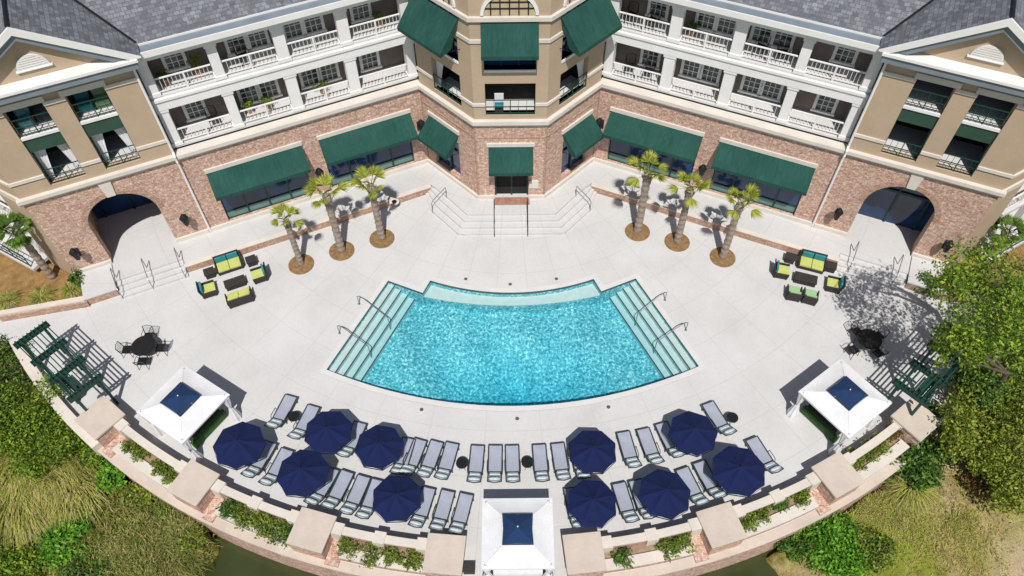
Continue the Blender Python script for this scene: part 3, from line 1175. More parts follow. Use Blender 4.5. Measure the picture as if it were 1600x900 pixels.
    for sg in (-1, 1):
        e0, z0_ = sc + sg * 4.35, 12.99
        zc = 15.85
        th = 0.34
        for dd0, dd1, dz in ((0.002, 0.64, 0.0),):
            pts = [(e0, z0_), (sc, zc), (sc, zc - th), (e0 - sg * 0.45, z0_)]
            lo = [m.v((p[0], dd0, p[1])) for p in pts]
            hi = [m.v((p[0], dd1, p[1])) for p in pts]
            for k in range(4):
                m.F.append([lo[k], lo[(k + 1) % 4], hi[(k + 1) % 4], hi[k]])
            m.F.append(hi)
            m.F.append(lo)
        mg = MB(T)
        pts = [(e0 - sg * 0.62, z0_ + 0.06), (sc, zc - th - 0.02), (sc, zc - th - 0.36), (e0 - sg * 1.2, z0_ + 0.06)]
        lo = [mg.v((p[0], 0.003, p[1])) for p in pts]
        hi = [mg.v((p[0], 0.50, p[1])) for p in pts]
        for k in range(4):
            mg.F.append([lo[k], lo[(k + 1) % 4], hi[(k + 1) % 4], hi[k]])
        mg.F.append(hi)
        rakes.append(mg)
    rc = m.build('raking_cornice', M_WHITE, hotel)
    for mg in rakes:
        mg.build('shade_fascia', M_GUTTER, rc)  # shade under the raking cornice, painted in gutter grey-blue
    m = MB(T)
    pts = [(sc + 0.68 * math.cos(math.pi * k / 14), 13.46 + 0.68 * math.sin(math.pi * k / 14)) for k in range(15)]
    lo = [m.v((p[0], 0.0, p[1])) for p in pts]
    hi = [m.v((p[0], 0.07, p[1])) for p in pts]
    for k in range(15):
        m.F.append([lo[k], lo[(k + 1) % 15], hi[(k + 1) % 15], hi[k]])
    m.F.append(hi)
    lu = m.build('lunette_vent', M_CANVAS, hotel)
    MB(T).box(sc - 0.76, sc + 0.76, 0.002, 0.12, 13.40, 13.457).build('sill', M_WHITE, lu)
    m = MB(T)
    for k in range(1, 6):
        z = 13.47 + 0.11 * k
        hw = math.sqrt(max(0, 0.62 ** 2 - (z - 13.46) ** 2))
        m.box(sc - hw, sc + hw, 0.072, 0.085, z - 0.012, z + 0.012)
    m.build('louvre', M_STONE, lu)
    m = MB(T)
    for sg in (-1, 1):
        m.face((sc + sg * 4.35, 0.50, 13.0), (sc, 0.50, 15.87), (sc, -9, 15.87), (sc + sg * 4.35, -9, 13.0))
    m.build('pavilion_roof', M_SHINGLE, hotel)
    m = MB(T)
    m.tube([(sc, 0.5, 15.88), (sc, -5.5, 15.88)], 0.09, 6)
    m.build('ridge_cap', M_BLACKM, hotel)
    m = MB(T)
    m.tube([(sc + 4.3, -0.5, 13.06), (sc, -6.2, 15.92)], 0.06, 5)
    m.build('valley_flashing', M_BLACKM, hotel)

    # ---- outer end of the hotel beyond the pavilion
    X = frame(-24.49, 27.39, -0.87, 0.493, -0.493, -0.87, -side)
    m = MB(X)
    m.face((0, 0, TZ - 1), (2.0, 0, TZ - 1), (2.0, 0, 12.5), (0, 0, 12.5))
    m.face((2.0, 0, TZ - 1), (2.0, -2, TZ - 1), (2.0, -2, 12.5), (2.0, 0, 12.5))
    m.build('stucco_wall', M_STUCCO, hotel)
    m = MB(X)
    m.face((2.0, -1.7, -1), (11, -1.7, -1), (11, -1.7, 12.5), (2.0, -1.7, 12.5))
    m.build('siding_wall', M_SIDING, hotel)
    for z0, z1 in ((6.25, 6.63), (7.535, 7.715), (11.455, 11.655)):
        MB(X).box(0.02, 2.04, 0.003, 0.1, z0, z1).build('stucco_belt', M_STONE, hotel)
    for z in (0.75, 3.7, Z2, Z3):
        lo = z < 1
        MB(X).box(2.05, 11, -1.68, 1.0 if lo else 0.1, z - 0.2, z).build('balcony_floor', M_FLOOR, hotel)
        for q in range(3):
            a = 2.3 + 2.9 * q
            (metal_railing if lo else white_railing)(X, a, a + 2.5, z, 0.92 if lo else -0.1, hotel)
            MB(X).box(a + 2.5, a + 2.9, -0.3, 0.05, z, z + 2.75).build('column', M_WHITE, hotel)
            sash(X, a + 0.7, a + 1.7, z + 0.3, z + 2.1, -1.69, hotel)
    m = MB(X)
    m.face((-0.4, 0.5, 12.9), (11, 0.5, 12.9), (11, -9, 17.4), (-0.4, -9, 17.4))
    m.build('roof', M_SHINGLE, hotel)

# ---- central bay: front face and two canted faces
HW = 1.95
faces = [(bay_front(), 0.0, 3.90, (0.98, 2.98, TZ, 3.95), (0.63, 3.27), (0.70, 3.20), 0),
         (bay_side(-1), 0.0, 4.43, (0.75, 2.95, 0.95, 3.95), (1.25, 3.48), (0.60, 3.05), -1),
         (bay_side(1), 0.0, 4.43, (0.75, 2.95, 0.95, 3.95), (1.25, 3.48), (0.60, 3.05), 1)]
for T, s0, s1, dw, up, aw, side in faces:
    zo = 0.005 * side
    m = MB(T)
    wall_grid(m, s0, s1, TZ, ZB, [dw], 0.0, 0.35)
    bw = m.build('brick_wall', M_BRICK, hotel)
    for a, b in (((s0 - 0.05, dw[0]), (dw[1], s1 + 0.05)) if side == 0 else ((s0 - 0.05, s1 + 0.02),)):
        MB(T).box(a, b, 0.003, 0.14, TZ, TZ + 0.24 + zo).build('stone_plinth', M_STONE, bw)
    if side == 0:
        m = MB(T)
        m.box(s1 - 0.88, s1 - 0.34, 0.003, 0.10, 1.35, 1.95)
        m.build('stone_block', M_STONE, bw)
    m = MB(T)
    m.box(s0 - 0.04, s1 + 0.04, 0.0, 0.14, 6.26 + zo, 6.42 + zo)
    m.box(s0 - 0.10, s1 + 0.10, -0.3, 0.24, 6.42 + zo, 6.66 + zo)
    m.build('stone_cornice', M_STONE, hotel)
    m = MB(T)
    m.box(s0 - 0.02, s0 + 0.05, 0.002, 0.045, TZ, 6.26)
    m.box(s1 - 0.05, s1 + 0.02, 0.002, 0.045, TZ, 6.26)
    m.box(s0 + 0.05, s1 - 0.05, 0.002, 0.035, 5.28, 5.36)
    m.build('brick_band', M_BRICKD, hotel)
    # doorway or ground window
    m = MB(T)
    m.face((dw[0], -0.30, dw[2]), (dw[1], -0.30, dw[2]), (dw[1], -0.30, dw[3]), (dw[0], -0.30, dw[3]))
    dr = m.build('glass_door' if side == 0 else 'window', M_GLASS if side else M_DARK, hotel)
    m = MB(T)
    for u in (dw[0], (dw[0] + dw[1]) / 2 - 0.05, dw[1] - 0.1):
        m.box(u, u + 0.1, -0.31, -0.20, dw[2], dw[3])
    m.box(dw[0], dw[1], -0.31, -0.21, dw[2] + 2.2 - 0.4 * abs(side), dw[2] + 2.3 - 0.4 * abs(side))
    m.build('frame', M_GREENM, dr)
    MB(T).box(aw[0] - 0.08, aw[1] + 0.08, 0.003, 0.10, 4.70, 4.95).build('stone_lintel', M_STONE, hotel)
    awning(T, aw[0], aw[1], 4.66, 3.66, 1.10, hotel)
    # stucco storeys with tall openings
    m = MB(T)
    holes = [(up[0], up[1], 6.95, 9.06), (up[0], up[1], 9.95, 12.72)]
    wall_grid(m, s0, s1, 6.66, 15.6, holes, 0.0, 0.40)
    m.build('stucco_wall', M_STUCCO, hotel)
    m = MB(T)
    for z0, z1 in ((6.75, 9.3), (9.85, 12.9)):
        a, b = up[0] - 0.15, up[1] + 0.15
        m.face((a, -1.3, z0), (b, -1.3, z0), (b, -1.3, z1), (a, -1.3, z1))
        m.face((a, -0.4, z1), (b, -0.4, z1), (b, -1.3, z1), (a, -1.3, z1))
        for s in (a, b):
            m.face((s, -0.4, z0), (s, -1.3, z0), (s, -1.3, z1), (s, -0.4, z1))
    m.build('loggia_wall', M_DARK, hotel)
    MB(T).box(up[0] - 0.15, up[1] + 0.15, -1.3, -0.06, 6.80, 6.95).build('loggia_floor', M_FLOOR, hotel)
    MB(T).box(up[0], up[1], -0.25, -0.06, 9.06, 9.80).build('spandrel_panel', M_GREENP, hotel)
    MB(T).box(up[0], up[1], -1.3, 0.06, 9.80, 9.95).build('window_sill', M_WHITE, hotel)
    metal_railing(T, up[0] + 0.01, up[1] - 0.01, 6.96, -0.05, hotel)
    m = MB(T)
    m.face((up[0], -0.36, 9.95), (up[1], -0.36, 9.95), (up[1], -0.36, 12.72), (up[0], -0.36, 12.72))
    wi = m.build('window', M_GLASS, hotel)
    m = MB(T)
    for k in range(4):
        u = up[0] + (up[1] - up[0]) * k / 3
        m.box(max(up[0], u - 0.05), min(up[1], u + 0.05), -0.37, -0.29, 9.95, 12.72)
    m.box(up[0], up[1], -0.37, -0.28, 10.72, 10.80)
    m.build('frame', M_GREENM, wi)
    if side:
        awning(T, up[0] - 0.75 if side else up[0], up[1] + 0.25, 12.66, 11.25, 1.35, hotel)
        curtain(T, up[0] + 0.03, up[0] + 0.75, 7.0, 9.02, -0.3, -1, hotel)
    else:
        awning(T, up[0] - 0.08, up[1] + 0.08, 12.74, 11.55, 1.05, hotel)
    for z0, z1 in ((7.60 + zo, 7.78 + zo), (11.58 + zo, 11.78 + zo)):
        for a, b in ((s0 - 0.03, up[0]), (up[1], s1 + 0.03)):
            MB(T).box(a, b, 0.002, 0.08, z0, z1).build('stucco_belt', M_STONE, hotel)
    MB(T).box(s0 - 0.06, s1 + 0.06, 0.002, 0.16, 12.86 + zo, 13.08 + zo).build('stone_band', M_STONE, hotel)
    # fanlight over the band
    cc, rr = (up[0] + up[1]) / 2, (1.24 if side == 0 else 1.05)
    m = MB(T)
    pts = [(cc + rr * math.cos(math.pi * k / 18), 13.16 + 0.92 * rr * math.sin(math.pi * k / 18)) for k in range(19)]
    m.F.append([m.v((p[0], 0.012, p[1])) for p in pts])
    fl = m.build('fanlight', M_FAN, hotel)
    m = MB(T)
    for k in range(18):
        (u0, v0), (u1, v1) = pts[k], pts[k + 1]
        e = 1.13
        q = [(cc + (u0 - cc) * e, 13.16 + (v0 - 13.16) * e), (cc + (u1 - cc) * e, 13.16 + (v1 - 13.16) * e)]
        m.face((u0, 0.09, v0), (u1, 0.09, v1), (q[1][0], 0.09, q[1][1]), (q[0][0], 0.09, q[0][1]))
        m.face((q[0][0], 0.09, q[0][1]), (q[1][0], 0.09, q[1][1]), (q[1][0], 0, q[1][1]), (q[0][0], 0, q[0][1]))
    m.build('surround', M_WHITE, fl)
    m = MB(T)
    for k in range(-2, 3):
        u = cc + rr * 0.36 * k
        hh = 0.92 * math.sqrt(max(0.01, rr * rr - (u - cc) ** 2))
        m.box(u - 0.03, u + 0.03, 0.0, 0.05, 13.16, 13.16 + hh)
    for z in (13.5, 13.84):
        hw = math.sqrt(max(0.01, rr * rr - ((z - 13.16) / 0.92) ** 2))
        m.box(cc - hw, cc + hw, 0.0, 0.045, z - 0.03, z + 0.03)
    m.build('glazing_bar', M_BLACKM, fl)
m = MB()
bay_poly = [(-5.3, 36.2), (-2.05, 32.65), (2.05, 32.65), (5.3, 36.2), (5.3, 40), (-5.3, 40)]
ap = (0, 37.5, 18.6)
for k in range(6):
    a, b = bay_poly[k], bay_poly[(k + 1) % 6]
    m.face((*a, 15.62), (*b, 15.62), ap)
m.build('roof', M_SHINGLE, hotel)
MB().prism([(-5.3, 36.2), (-2.05, 32.65), (2.05, 32.65), (5.3, 36.2), (5.3, 37), (-5.3, 37)], 15.3, 15.6).build('eave_beam', M_WHITE, hotel)
# paved threshold at the bay door
m = MB(bay_front())
m.box(0.9, 3.05, 0.0, 0.62, TZ, TZ + 0.012, 'b')
structure(m.build('brick_threshold', M_BRICKP))

# ------------------------------------------------------------------ curved garden wall: piers, parapets, planters, retaining face
def ring_block(mb, r0, r1, a0, a1, z0, z1, n=10):
    inner, outer = arc(r0, a0, a1, n), arc(r1, a0, a1, n)
    mb.prism(inner + outer[::-1], z0, z1)


def polar(R, a):
    return (R * math.sin(R_(a)), CY - R * math.cos(R_(a)))


PIERS = [(-38.0, 'far left, beside the green pergola'), (-26.9, 'between the left canopy and the left parasols'),
         (-16.0, 'below the left group of loungers'), (-5.35, 'just left of the middle canopy'),
         (5.35, 'just right of the middle canopy'), (16.4, 'below the right group of loungers'),
         (27.3, 'below the right canopy'), (36.6, 'far right, speckled by tree shade')]
for a, txt in PIERS:
    c = polar(32.60, a)
    ax = (math.cos(R_(a)), math.sin(R_(a)))
    ay = (-math.sin(R_(a)), math.cos(R_(a)))
    t = thing('wall_pier', f'square garden wall pier with broad beige cap, {txt}', 'pier', (*c, 0), 'piers along the curved garden wall')
    m = MB()
    m.obox(c, ax, ay, 0.78, 0.80, -1.6, 1.02)
    m.build('brick_shaft', M_BRICK, t)
    m = MB()
    m.obox(c, ax, ay, 0.85, 0.86, 1.02, 1.14)
    m.build('cap', M_CAP, t, bevel=0.012)
SPANS = [(-38.0, -26.9, 'left of the middle, nearest the pergola'), (-26.9, -16.0, 'under the left parasols'), (-16.0, -5.35, 'left of the middle canopy'),
         (5.35, 16.4, 'right of the middle canopy'), (16.4, 27.3, 'under the right parasols'), (27.3, 37.3, 'right end, behind the right canopy')]
for k, (a0, a1, txt) in enumerate(SPANS):
    b0, b1 = a0 + (1.38 if a0 > 0 else 2.5), a1 - (1.38 if a0 < 0 else 2.5)
    t = thing('parapet_wall', f'curved cream topped parapet with planter bed, {txt}', 'wall', (*polar(32.3, (a0 + a1) / 2), 0), 'parapets between the piers')
    p0, p1 = a0 + 1.38, a1 - 1.38
    m = MB()
    ring_block(m, 32.10, 32.36, p0, p1, 0.0, 0.84)
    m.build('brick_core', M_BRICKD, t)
    m = MB()
    ring_block(m, 32.05, 32.42, p0, p1, 0.84, 0.94)
    m.build('inner_coping', M_CREAM, t)
    for q in (0.06, 0.94) if k in (0, 5) else (0.06, 0.5, 0.94):
        aa = p0 + (p1 - p0) * q
        m = MB()
        m.obox(polar(32.22, aa), (math.cos(R_(aa)), math.sin(R_(aa))), (-math.sin(R_(aa)), math.cos(R_(aa))), 0.26, 0.27, 0.0, 1.0)
        m.build('parapet_post', M_CREAM, t)
    m = MB()
    ring_block(m, 32.37, 32.86, b0, b1, 0.0, 0.38)
    m.build('planter_soil', M_SOIL, t)
    m = MB()
    ring_block(m, 32.87, 33.26, b0, b1, -0.1, 0.40)
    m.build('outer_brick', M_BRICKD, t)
    m = MB()
    ring_block(m, 32.80, 33.30, b0, b1, 0.40, 0.50)
    m.build('outer_coping', M_CREAM, t)
    m = MB()
    if a0 < 0:
        ring_block(m, 32.43, 33.60, p0, b0 - 0.02, -0.12, 0.10, 3)
    else:
        ring_block(m, 32.43, 33.60, b1 + 0.02, p1, -0.12, 0.10, 3)
    m.build('brick_pocket', M_BRICK, t)
t = thing('retaining_wall', 'long curved brick retaining wall dropping from the pool deck to the dark water', 'wall', (0, 10, 0))
m = MB()
ring_block(m, 33.28, 33.80, -52, -37.02, -2.8, 0.40, 12)
m.build('end_wall', M_CREAM, t)
m = MB()
ring_block(m, 33.28, 33.80, 37.32, 52, -2.8, 0.40, 12)
m.build('end_wall', M_CREAM, t)
m = MB()
ring_block(m, 33.30, 33.66, -37, 37.3, -2.8, -0.14, 60)
m.build('brick_face', M_BRICK, t)
m = MB()
ring_block(m, 33.28, 33.72, -37, -3.6, -0.135, -0.03, 40)
ring_block(m, 33.28, 33.72, 3.6, 37.3, -0.135, -0.03, 40)
m.build('ledge', M_CAP, t)
m = MB()
m.box(-2.3, 2.45, 5.0, 10.6, -0.35, -0.002)
structure(m.build('deck_landing', M_DECK))

# ------------------------------------------------------------------ foliage makers
def leaf_cloud(mb, lobes, n, size, rs, flat=0.35, shell=0.55):
    """n small leaf quads spread through ellipsoid lobes (centre, radii), thicker towards the outside, with gaps between"""
    wts = np.array([l[1][0] * l[1][1] * l[1][2] for l in lobes]) ** 0.75
    pick = rs.choice(len(lobes), n, p=wts / wts.sum())
    d = rs.normal(size=(n, 3))
    d /= np.linalg.norm(d, axis=1)[:, None]
    rad = np.where(rs.random(n) < 0.72, 1 - shell * rs.random(n) ** 1.6, rs.random(n) ** 0.4)
    clump = np.sin(d[:, 0] * 7 + pick * 1.7) * np.sin(d[:, 1] * 6 + pick) * np.sin(d[:, 2] * 5 + pick * 0.6)
    rad = rad * (1 + 0.42 * clump) * (1 + 0.11 * rs.normal(size=n))
    C = np.array([l[0] for l in lobes])[pick]
    Rr = np.array([l[1] for l in lobes])[pick]
    P = C + d * Rr * rad[:, None]
    nr = d * 0.7 + rs.normal(size=(n, 3)) * 0.75 + np.array([0, 0, flat])
    nr /= np.linalg.norm(nr, axis=1)[:, None]
    a = np.cross(nr, rs.normal(size=(n, 3)))
    a /= np.linalg.norm(a, axis=1)[:, None]
    b = np.cross(nr, a)
    s = size * (0.45 + 1.15 * rs.random(n) ** 1.5)[:, None]
    k0 = len(mb.V)
    Q = np.stack([P - a * s, P - b * s * 0.5, P + a * s, P + b * s * 0.5], 1).reshape(-1, 3)
    mb.V += [tuple(q) for q in Q]
    mb.F += [[k0 + 4 * i, k0 + 4 * i + 1, k0 + 4 * i + 2, k0 + 4 * i + 3] for i in range(n)]


def lobed(c, r, h, k, rs, spread=0.62):
    L = [((c[0], c[1], c[2]), (r * 0.62, r * 0.62, h * 0.62))]
    for i in range(k):
        t = 2 * math.pi * (i + rs.random() * 0.7) / k
        q = spread * r * (0.75 + 0.5 * rs.random())
        s = 0.34 + 0.26 * rs.random()
        L.append(((c[0] + q * math.cos(t), c[1] + q * math.sin(t), c[2] + h * (rs.random() - 0.45) * 0.9), (r * s, r * s, h * s * 1.1)))
    return L


def tree(name, label, cat, base, height, r, mat, n, size, seed, group=None, lobes=7, trunk_r=0.16, crown_h=0.62, limbs=5, spread=0.62, lean=(0, 0)):
    rs = np.random.default_rng(seed)
    t = thing(name, label, cat, base, group)
    cz = base[2] + height * (1 - crown_h / 2)
    L = lobed((base[0] + lean[0], base[1] + lean[1], cz), r, height * crown_h / 2 * 1.25, lobes, rs, spread)
    m = MB()
    leaf_cloud(m, L, n, size, rs)
    m.build('crown', mat, t, raw=True)
    m = MB()
    fork = base[2] + height * (1 - crown_h) * 0.9
    m.tube([(base[0], base[1], base[2] - 0.4), (base[0] + 0.08, base[1] - 0.05, (base[2] + fork) / 2), (base[0], base[1], fork)], trunk_r, 8, trunk_r * 0.72)
    for (c, rr) in L[1:1 + limbs]:
        mid = ((base[0] * 0.55 + c[0] * 0.45), (base[1] * 0.55 + c[1] * 0.45), fork + (c[2] - fork) * 0.6)
        m.tube([(base[0], base[1], fork - 0.1), mid, c], trunk_r * 0.6, 6, trunk_r * 0.15)
    m.build('trunk', M_BARK, t)
    return t


def shrub(name, label, cat, base, r, h, mat, n, size, seed, group=None, lobes=5):
    rs = np.random.default_rng(seed)
    t = thing(name, label, cat, base, group)
    m = MB()
    leaf_cloud(m, lobed((base[0], base[1], base[2] + h * 0.52), r, h * 0.55, lobes, rs), n, size, rs)
    m.build('foliage', mat, t, raw=True)
    m = MB()
    for k in range(4):
        a = k * 1.6 + seed
        m.tube([(base[0], base[1], base[2] - 0.1), (base[0] + 0.4 * r * math.cos(a), base[1] + 0.4 * r * math.sin(a), base[2] + h * 0.5)], 0.03, 5, 0.012)
    m.build('stem', M_BARK, t)
    return t


def blades(mb, c, r, L, n, rs, w=0.03, droop=0.9, lean=0.5, base_r=0.25, wind=(0, 0)):
    """arching grass blades rising from a tuft and falling outwards"""
    for _ in range(n):
        a = rs.random() * 2 * math.pi
        q = base_r * math.sqrt(rs.random())
        x0, y0 = c[0] + q * math.cos(a + rs.normal() * 0.6), c[1] + q * math.sin(a + rs.normal() * 0.6)
        l = L * (0.55 + 0.6 * rs.random())
        out = r * (0.35 + 0.75 * rs.random())
        dx, dy = math.cos(a) * (0.55 if wind[1] else 1) + wind[0] * (0.6 + 0.6 * math.sin(x0 * 2.1)), math.sin(a) * (0.55 if wind[1] else 1) + wind[1]
        px, py = -dy * w * 0.5, dx * w * 0.5
        seg = 4
        prev = None
        for k in range(seg + 1):
            t = k / seg
            z = c[2] + l * (lean * 2.2 * t - droop * 1.5 * t * t) * 0.9
            o = out * t ** 1.15
            ww = 1 - 0.85 * t
            p, q_ = (x0 + dx * o + px * ww, y0 + dy * o + py * ww, z), (x0 + dx * o - px * ww, y0 + dy * o - py * ww, z)
            i0 = len(mb.V)
            mb.V += [p, q_]
            if prev is not None:
                mb.F.append([prev, prev + 1, i0 + 1, i0])
            prev = i0


def grass_clump(name, label, base, r, L, n, mats, seed, group=None, w=0.035, base_r=0.3, droop=0.9, lean=0.75, wind=(0, 0)):
    rs = np.random.default_rng(seed)
    t = thing(name, label, 'grass', base, group)
    for k, (nm, mt) in enumerate(mats):
        m = MB()
        blades(m, base, r, L, n // len(mats), rs, w, droop, lean, base_r, wind)
        m.build(nm, mt, t, raw=True)
    return t


# ------------------------------------------------------------------ planting in the parapet beds
ORD = ['first', 'second', 'third', 'fourth', 'fifth', 'sixth']
BEDS = [([(-18.27, 17.03), (-17.72, 16.69), (-16.61, 15.96), (-16.05, 15.53)], 'far left planter below the left canopy', 0.34),
        ([(-12.93, 13.79), (-12.35, 13.5), (-11.85, 13.27), (-11.2, 13.05), (-10.75, 12.81), (-10.3, 12.57)], 'planter below the two lowest left parasols', 0.40),
        ([(-7.36, 11.97), (-6.4, 11.76), (-5.33, 11.52), (-4.47, 11.35)], 'planter left of the middle canopy', 0.36),
        ([(4.63, 11.43), (6.71, 11.84), (7.45, 12.06)], 'planter right of the middle canopy', 0.36),
        ([(10.42, 13.03), (11.17, 13.32), (12.14, 13.8), (13.1, 14.15)], 'planter below the right parasols', 0.36),
        ([(16.16, 15.96), (16.8, 16.3), (17.5, 16.74), (18.34, 17.41)], 'planter behind the right canopy', 0.40)]
sd = 100
for pts, where, r in BEDS:
    for k, (x, y) in enumerate(pts):
        sd += 1
        dark = sd % 5 == 0
        shrub('planter_shrub', f'{"dark" if dark else "yellow green"} shrub, {ORD[k]} from left in the {where}', 'shrub', (x * 1.006, y - 0.16, 0.36),
              r * (1.38 + 0.25 * ((sd * 7) % 5) / 5), 0.55, F_RUST if (where.startswith('planter behind') and k == 3) else (F_DARK if dark else F_SHRUB), 560, 0.062, sd, 'shrubs in the parapet planters')

# ------------------------------------------------------------------ palms
def palm_proto(fmat, nf=15, low=0.95):
    root = thing('palm_tree', 'young palm', 'palm tree')
    rs = np.random.default_rng(3)
    H = 4.2
    m = MB()
    prof = []
    for k in range(23):
        z = H * k / 22
        prof.append((0.195 - 0.035 * (z / H) + (0.024 if k % 2 else -0.012) + (0.05 * max(0, (z - H * 0.72) / (H * 0.28))), z))
    m.lathe((0, 0), prof, 12)
    m.build('trunk', M_TRUNK, root)
    m = MB()
    for f in range(nf):
        a = f * 2.39996 + 0.3 * rs.normal()
        el = 1.38 - low * (f / nf) + rs.normal() * 0.16
        if f in (4, 11):
            el = 0.05
        L = 1.0 * (0.75 + 0.45 * rs.random())
        dx, dy = math.cos(a), math.sin(a)
        st = Vector((dx * 0.10, dy * 0.10, H + 0.05))
        d = Vector((dx * math.cos(el), dy * math.cos(el), math.sin(el)))
        e = st + d * L * 0.50
        side = Vector((-dy, dx, 0))
        up = d.cross(side)
        m.tube([st, e], 0.016, 4, 0.01)
        nl = 15
        for q in range(nl):
            u = (q / (nl - 1) - 0.5) * 2.1
            ld = (d * math.cos(u) + side * math.sin(u)).normalized()
            l = L * 0.62 * (1 - 0.25 * abs(u) / 1.05)
            tip = e + ld * l + Vector((dx * 0.06, dy * 0.06, -0.22 * l - 0.14 * l * rs.random()))
            mid = e + ld * l * 0.5 + up * (-0.03) + Vector((0, 0, -0.02))
            wv = ld.cross(up).normalized() * 0.034
            i = len(m.V)
            m.V += [tuple(e), tuple(mid + wv), tuple(tip), tuple(mid - wv)]
            m.F.append([i, i + 1, i + 2, i + 3])
    m.build('crown', fmat, root, raw=True)
    m = MB()
    for f in range(12):
        a = f * 2.4
        m.tube([(0.14 * math.cos(a), 0.14 * math.sin(a), H - 0.55), (0.30 * math.cos(a), 0.30 * math.sin(a), H - 0.1)], 0.03, 4, 0.015)
    m.build('boot_collar', M_TRUNK, root)
    return root


PALMS = [((-12.04, 28.31), 0.88, 'leftmost of the three left of the steps'),
         ((-9.84, 29.28), 1.10, 'middle of the three left of the steps'),
         ((-7.59, 30.17), 1.06, 'left of the steps, nearest the bay'),
         ((7.41, 30.53), 1.14, 'right of the steps, nearest the bay'),
         ((9.64, 29.72), 1.04, 'middle of the three right of the steps'),
         ((12.10, 28.55), 1.06, 'rightmost of the three right of the steps')]
pp = palm_proto(F_PALM)
index_kids(pp)
for k, ((x, y), s, txt) in enumerate(PALMS):
    o = place(pp, k == 0, (x, y, 0.02), 0.9 * k, s, f'young fan palm, {txt}')
    o['group'] = 'palms along the terrace'
    m = MB()
    m.lathe((x, y), [(0.74, 0.0), (0.74, 0.018), (0.62, 0.03), (0.30, 0.06)], 28)
    structure(m.build('mulch_ring', M_MULCH))
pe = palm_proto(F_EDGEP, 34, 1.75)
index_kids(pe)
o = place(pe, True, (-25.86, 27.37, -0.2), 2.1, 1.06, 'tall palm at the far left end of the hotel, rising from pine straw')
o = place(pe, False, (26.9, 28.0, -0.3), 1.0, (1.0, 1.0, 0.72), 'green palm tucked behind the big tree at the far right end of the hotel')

# ------------------------------------------------------------------ loungers
def lounger_proto():
    """feet towards +y, raised back towards -y"""
    r = thing('sun_lounger', 'lounger', 'sun lounger')
    m = MB()
    for sx in (-1, 1):
        m.tube([(sx * 0.33, 0.98, 0.33), (sx * 0.33, -0.42, 0.33), (sx * 0.33, -0.46, 0.33)], 0.034, 6)
    m.tube([(-0.33, 0.98, 0.33), (0.33, 0.98, 0.33)], 0.034, 6)
    m.box(-0.33, 0.33, -0.50, -0.37, 0.31, 0.335)  # dark bar added at the fold to draw its shadow line
    m.build('frame', M_FRAME, r)
    m = MB()
    n = 8
    top = []
    for k in range(n + 1):
        y = 0.95 - 1.31 * k / n
        z = 0.345 - 0.02 * math.sin(math.pi * k / n)
        top.append([m.v((-0.295, y, z)), m.v((0, y, z - 0.012)), m.v((0.295, y, z))])
    for k in range(n):
        for q in (0, 1):
            m.F.append([top[k][q], top[k][q + 1], top[k + 1][q + 1], top[k + 1][q]])
    m.build('seat_sling', M_SLING, r)
    c, s = math.cos(R_(37)), math.sin(R_(37))
    B = lambda x, t, u: (x, -0.46 - t * c + u * s, 0.34 + t * s + u * c)
    m = MB()
    m.box(-0.295, 0.295, 0.09, 0.72, -0.012, 0.012)
    m.V = [B(*p) for p in m.V]
    br = m.build('backrest', M_SLING, r)
    m = MB()
    for sx in (-1, 1):
        m.tube([B(sx * 0.32, 0, 0), B(sx * 0.32, 0.76, 0)], 0.030, 6)
    m.tube([B(-0.32, 0.76, 0), B(0, 0.80, -0.03), B(0.32, 0.76, 0)], 0.030, 6)
    m.build('back_frame', M_FRAME, br)
    m = MB()
    nn = 12
    pts = []
    for k in range(nn):
        t = 2 * math.pi * k / nn
        pts.append((0.12 * math.cos(t), 0.06 * math.sin(t)))
    rows = []
    for j in range(7):
        x = -0.26 + 0.52 * j / 6
        f = 1.0 - 0.45 * (abs(j - 3) / 3) ** 3
        rows.append([m.v(B(x, 0.60 + p[0] * f, 0.065 + p[1] * f)) for p in pts])
    for j in range(6):
        for k in range(nn):
            m.F.append([rows[j][k], rows[j][(k + 1) % nn], rows[j + 1][(k + 1) % nn], rows[j + 1][k]])
    m.F.append(rows[0][::-1])
    m.F.append(rows[-1])
    m.build('headrest_pillow', M_PILLOW, r, smooth=True)
    m = MB()
    m.box(-0.27, 0.27, 0.40, 0.47, 0.013, 0.03)
    m.V = [B(*p) for p in m.V]
    m.build('pillow_strap', M_TEAL, br)
    m = MB()
    m.box(-0.24, 0.24, 0.06, 0.20, 0.02, 0.07)
    m.V = [B(*p) for p in m.V]
    m.build('lumbar_pad', M_PILLOW, r)
    for sx in (-1, 1):
        m = MB()
        m.tube([(sx * 0.37, 0.08, 0.33), (sx * 0.37, 0.06, 0.52), (sx * 0.37, -0.40, 0.56), (sx * 0.35, -0.50, 0.40)], 0.02, 6)
        m.build('armrest', M_FRAME, r)
        for y in (0.80, -0.40):
            m = MB()
            m.tube([(sx * 0.33, y, 0.33), (sx * 0.34, y + 0.04, 0.0)], 0.030, 6)
            m.build('leg', M_FRAME, r)
    return r


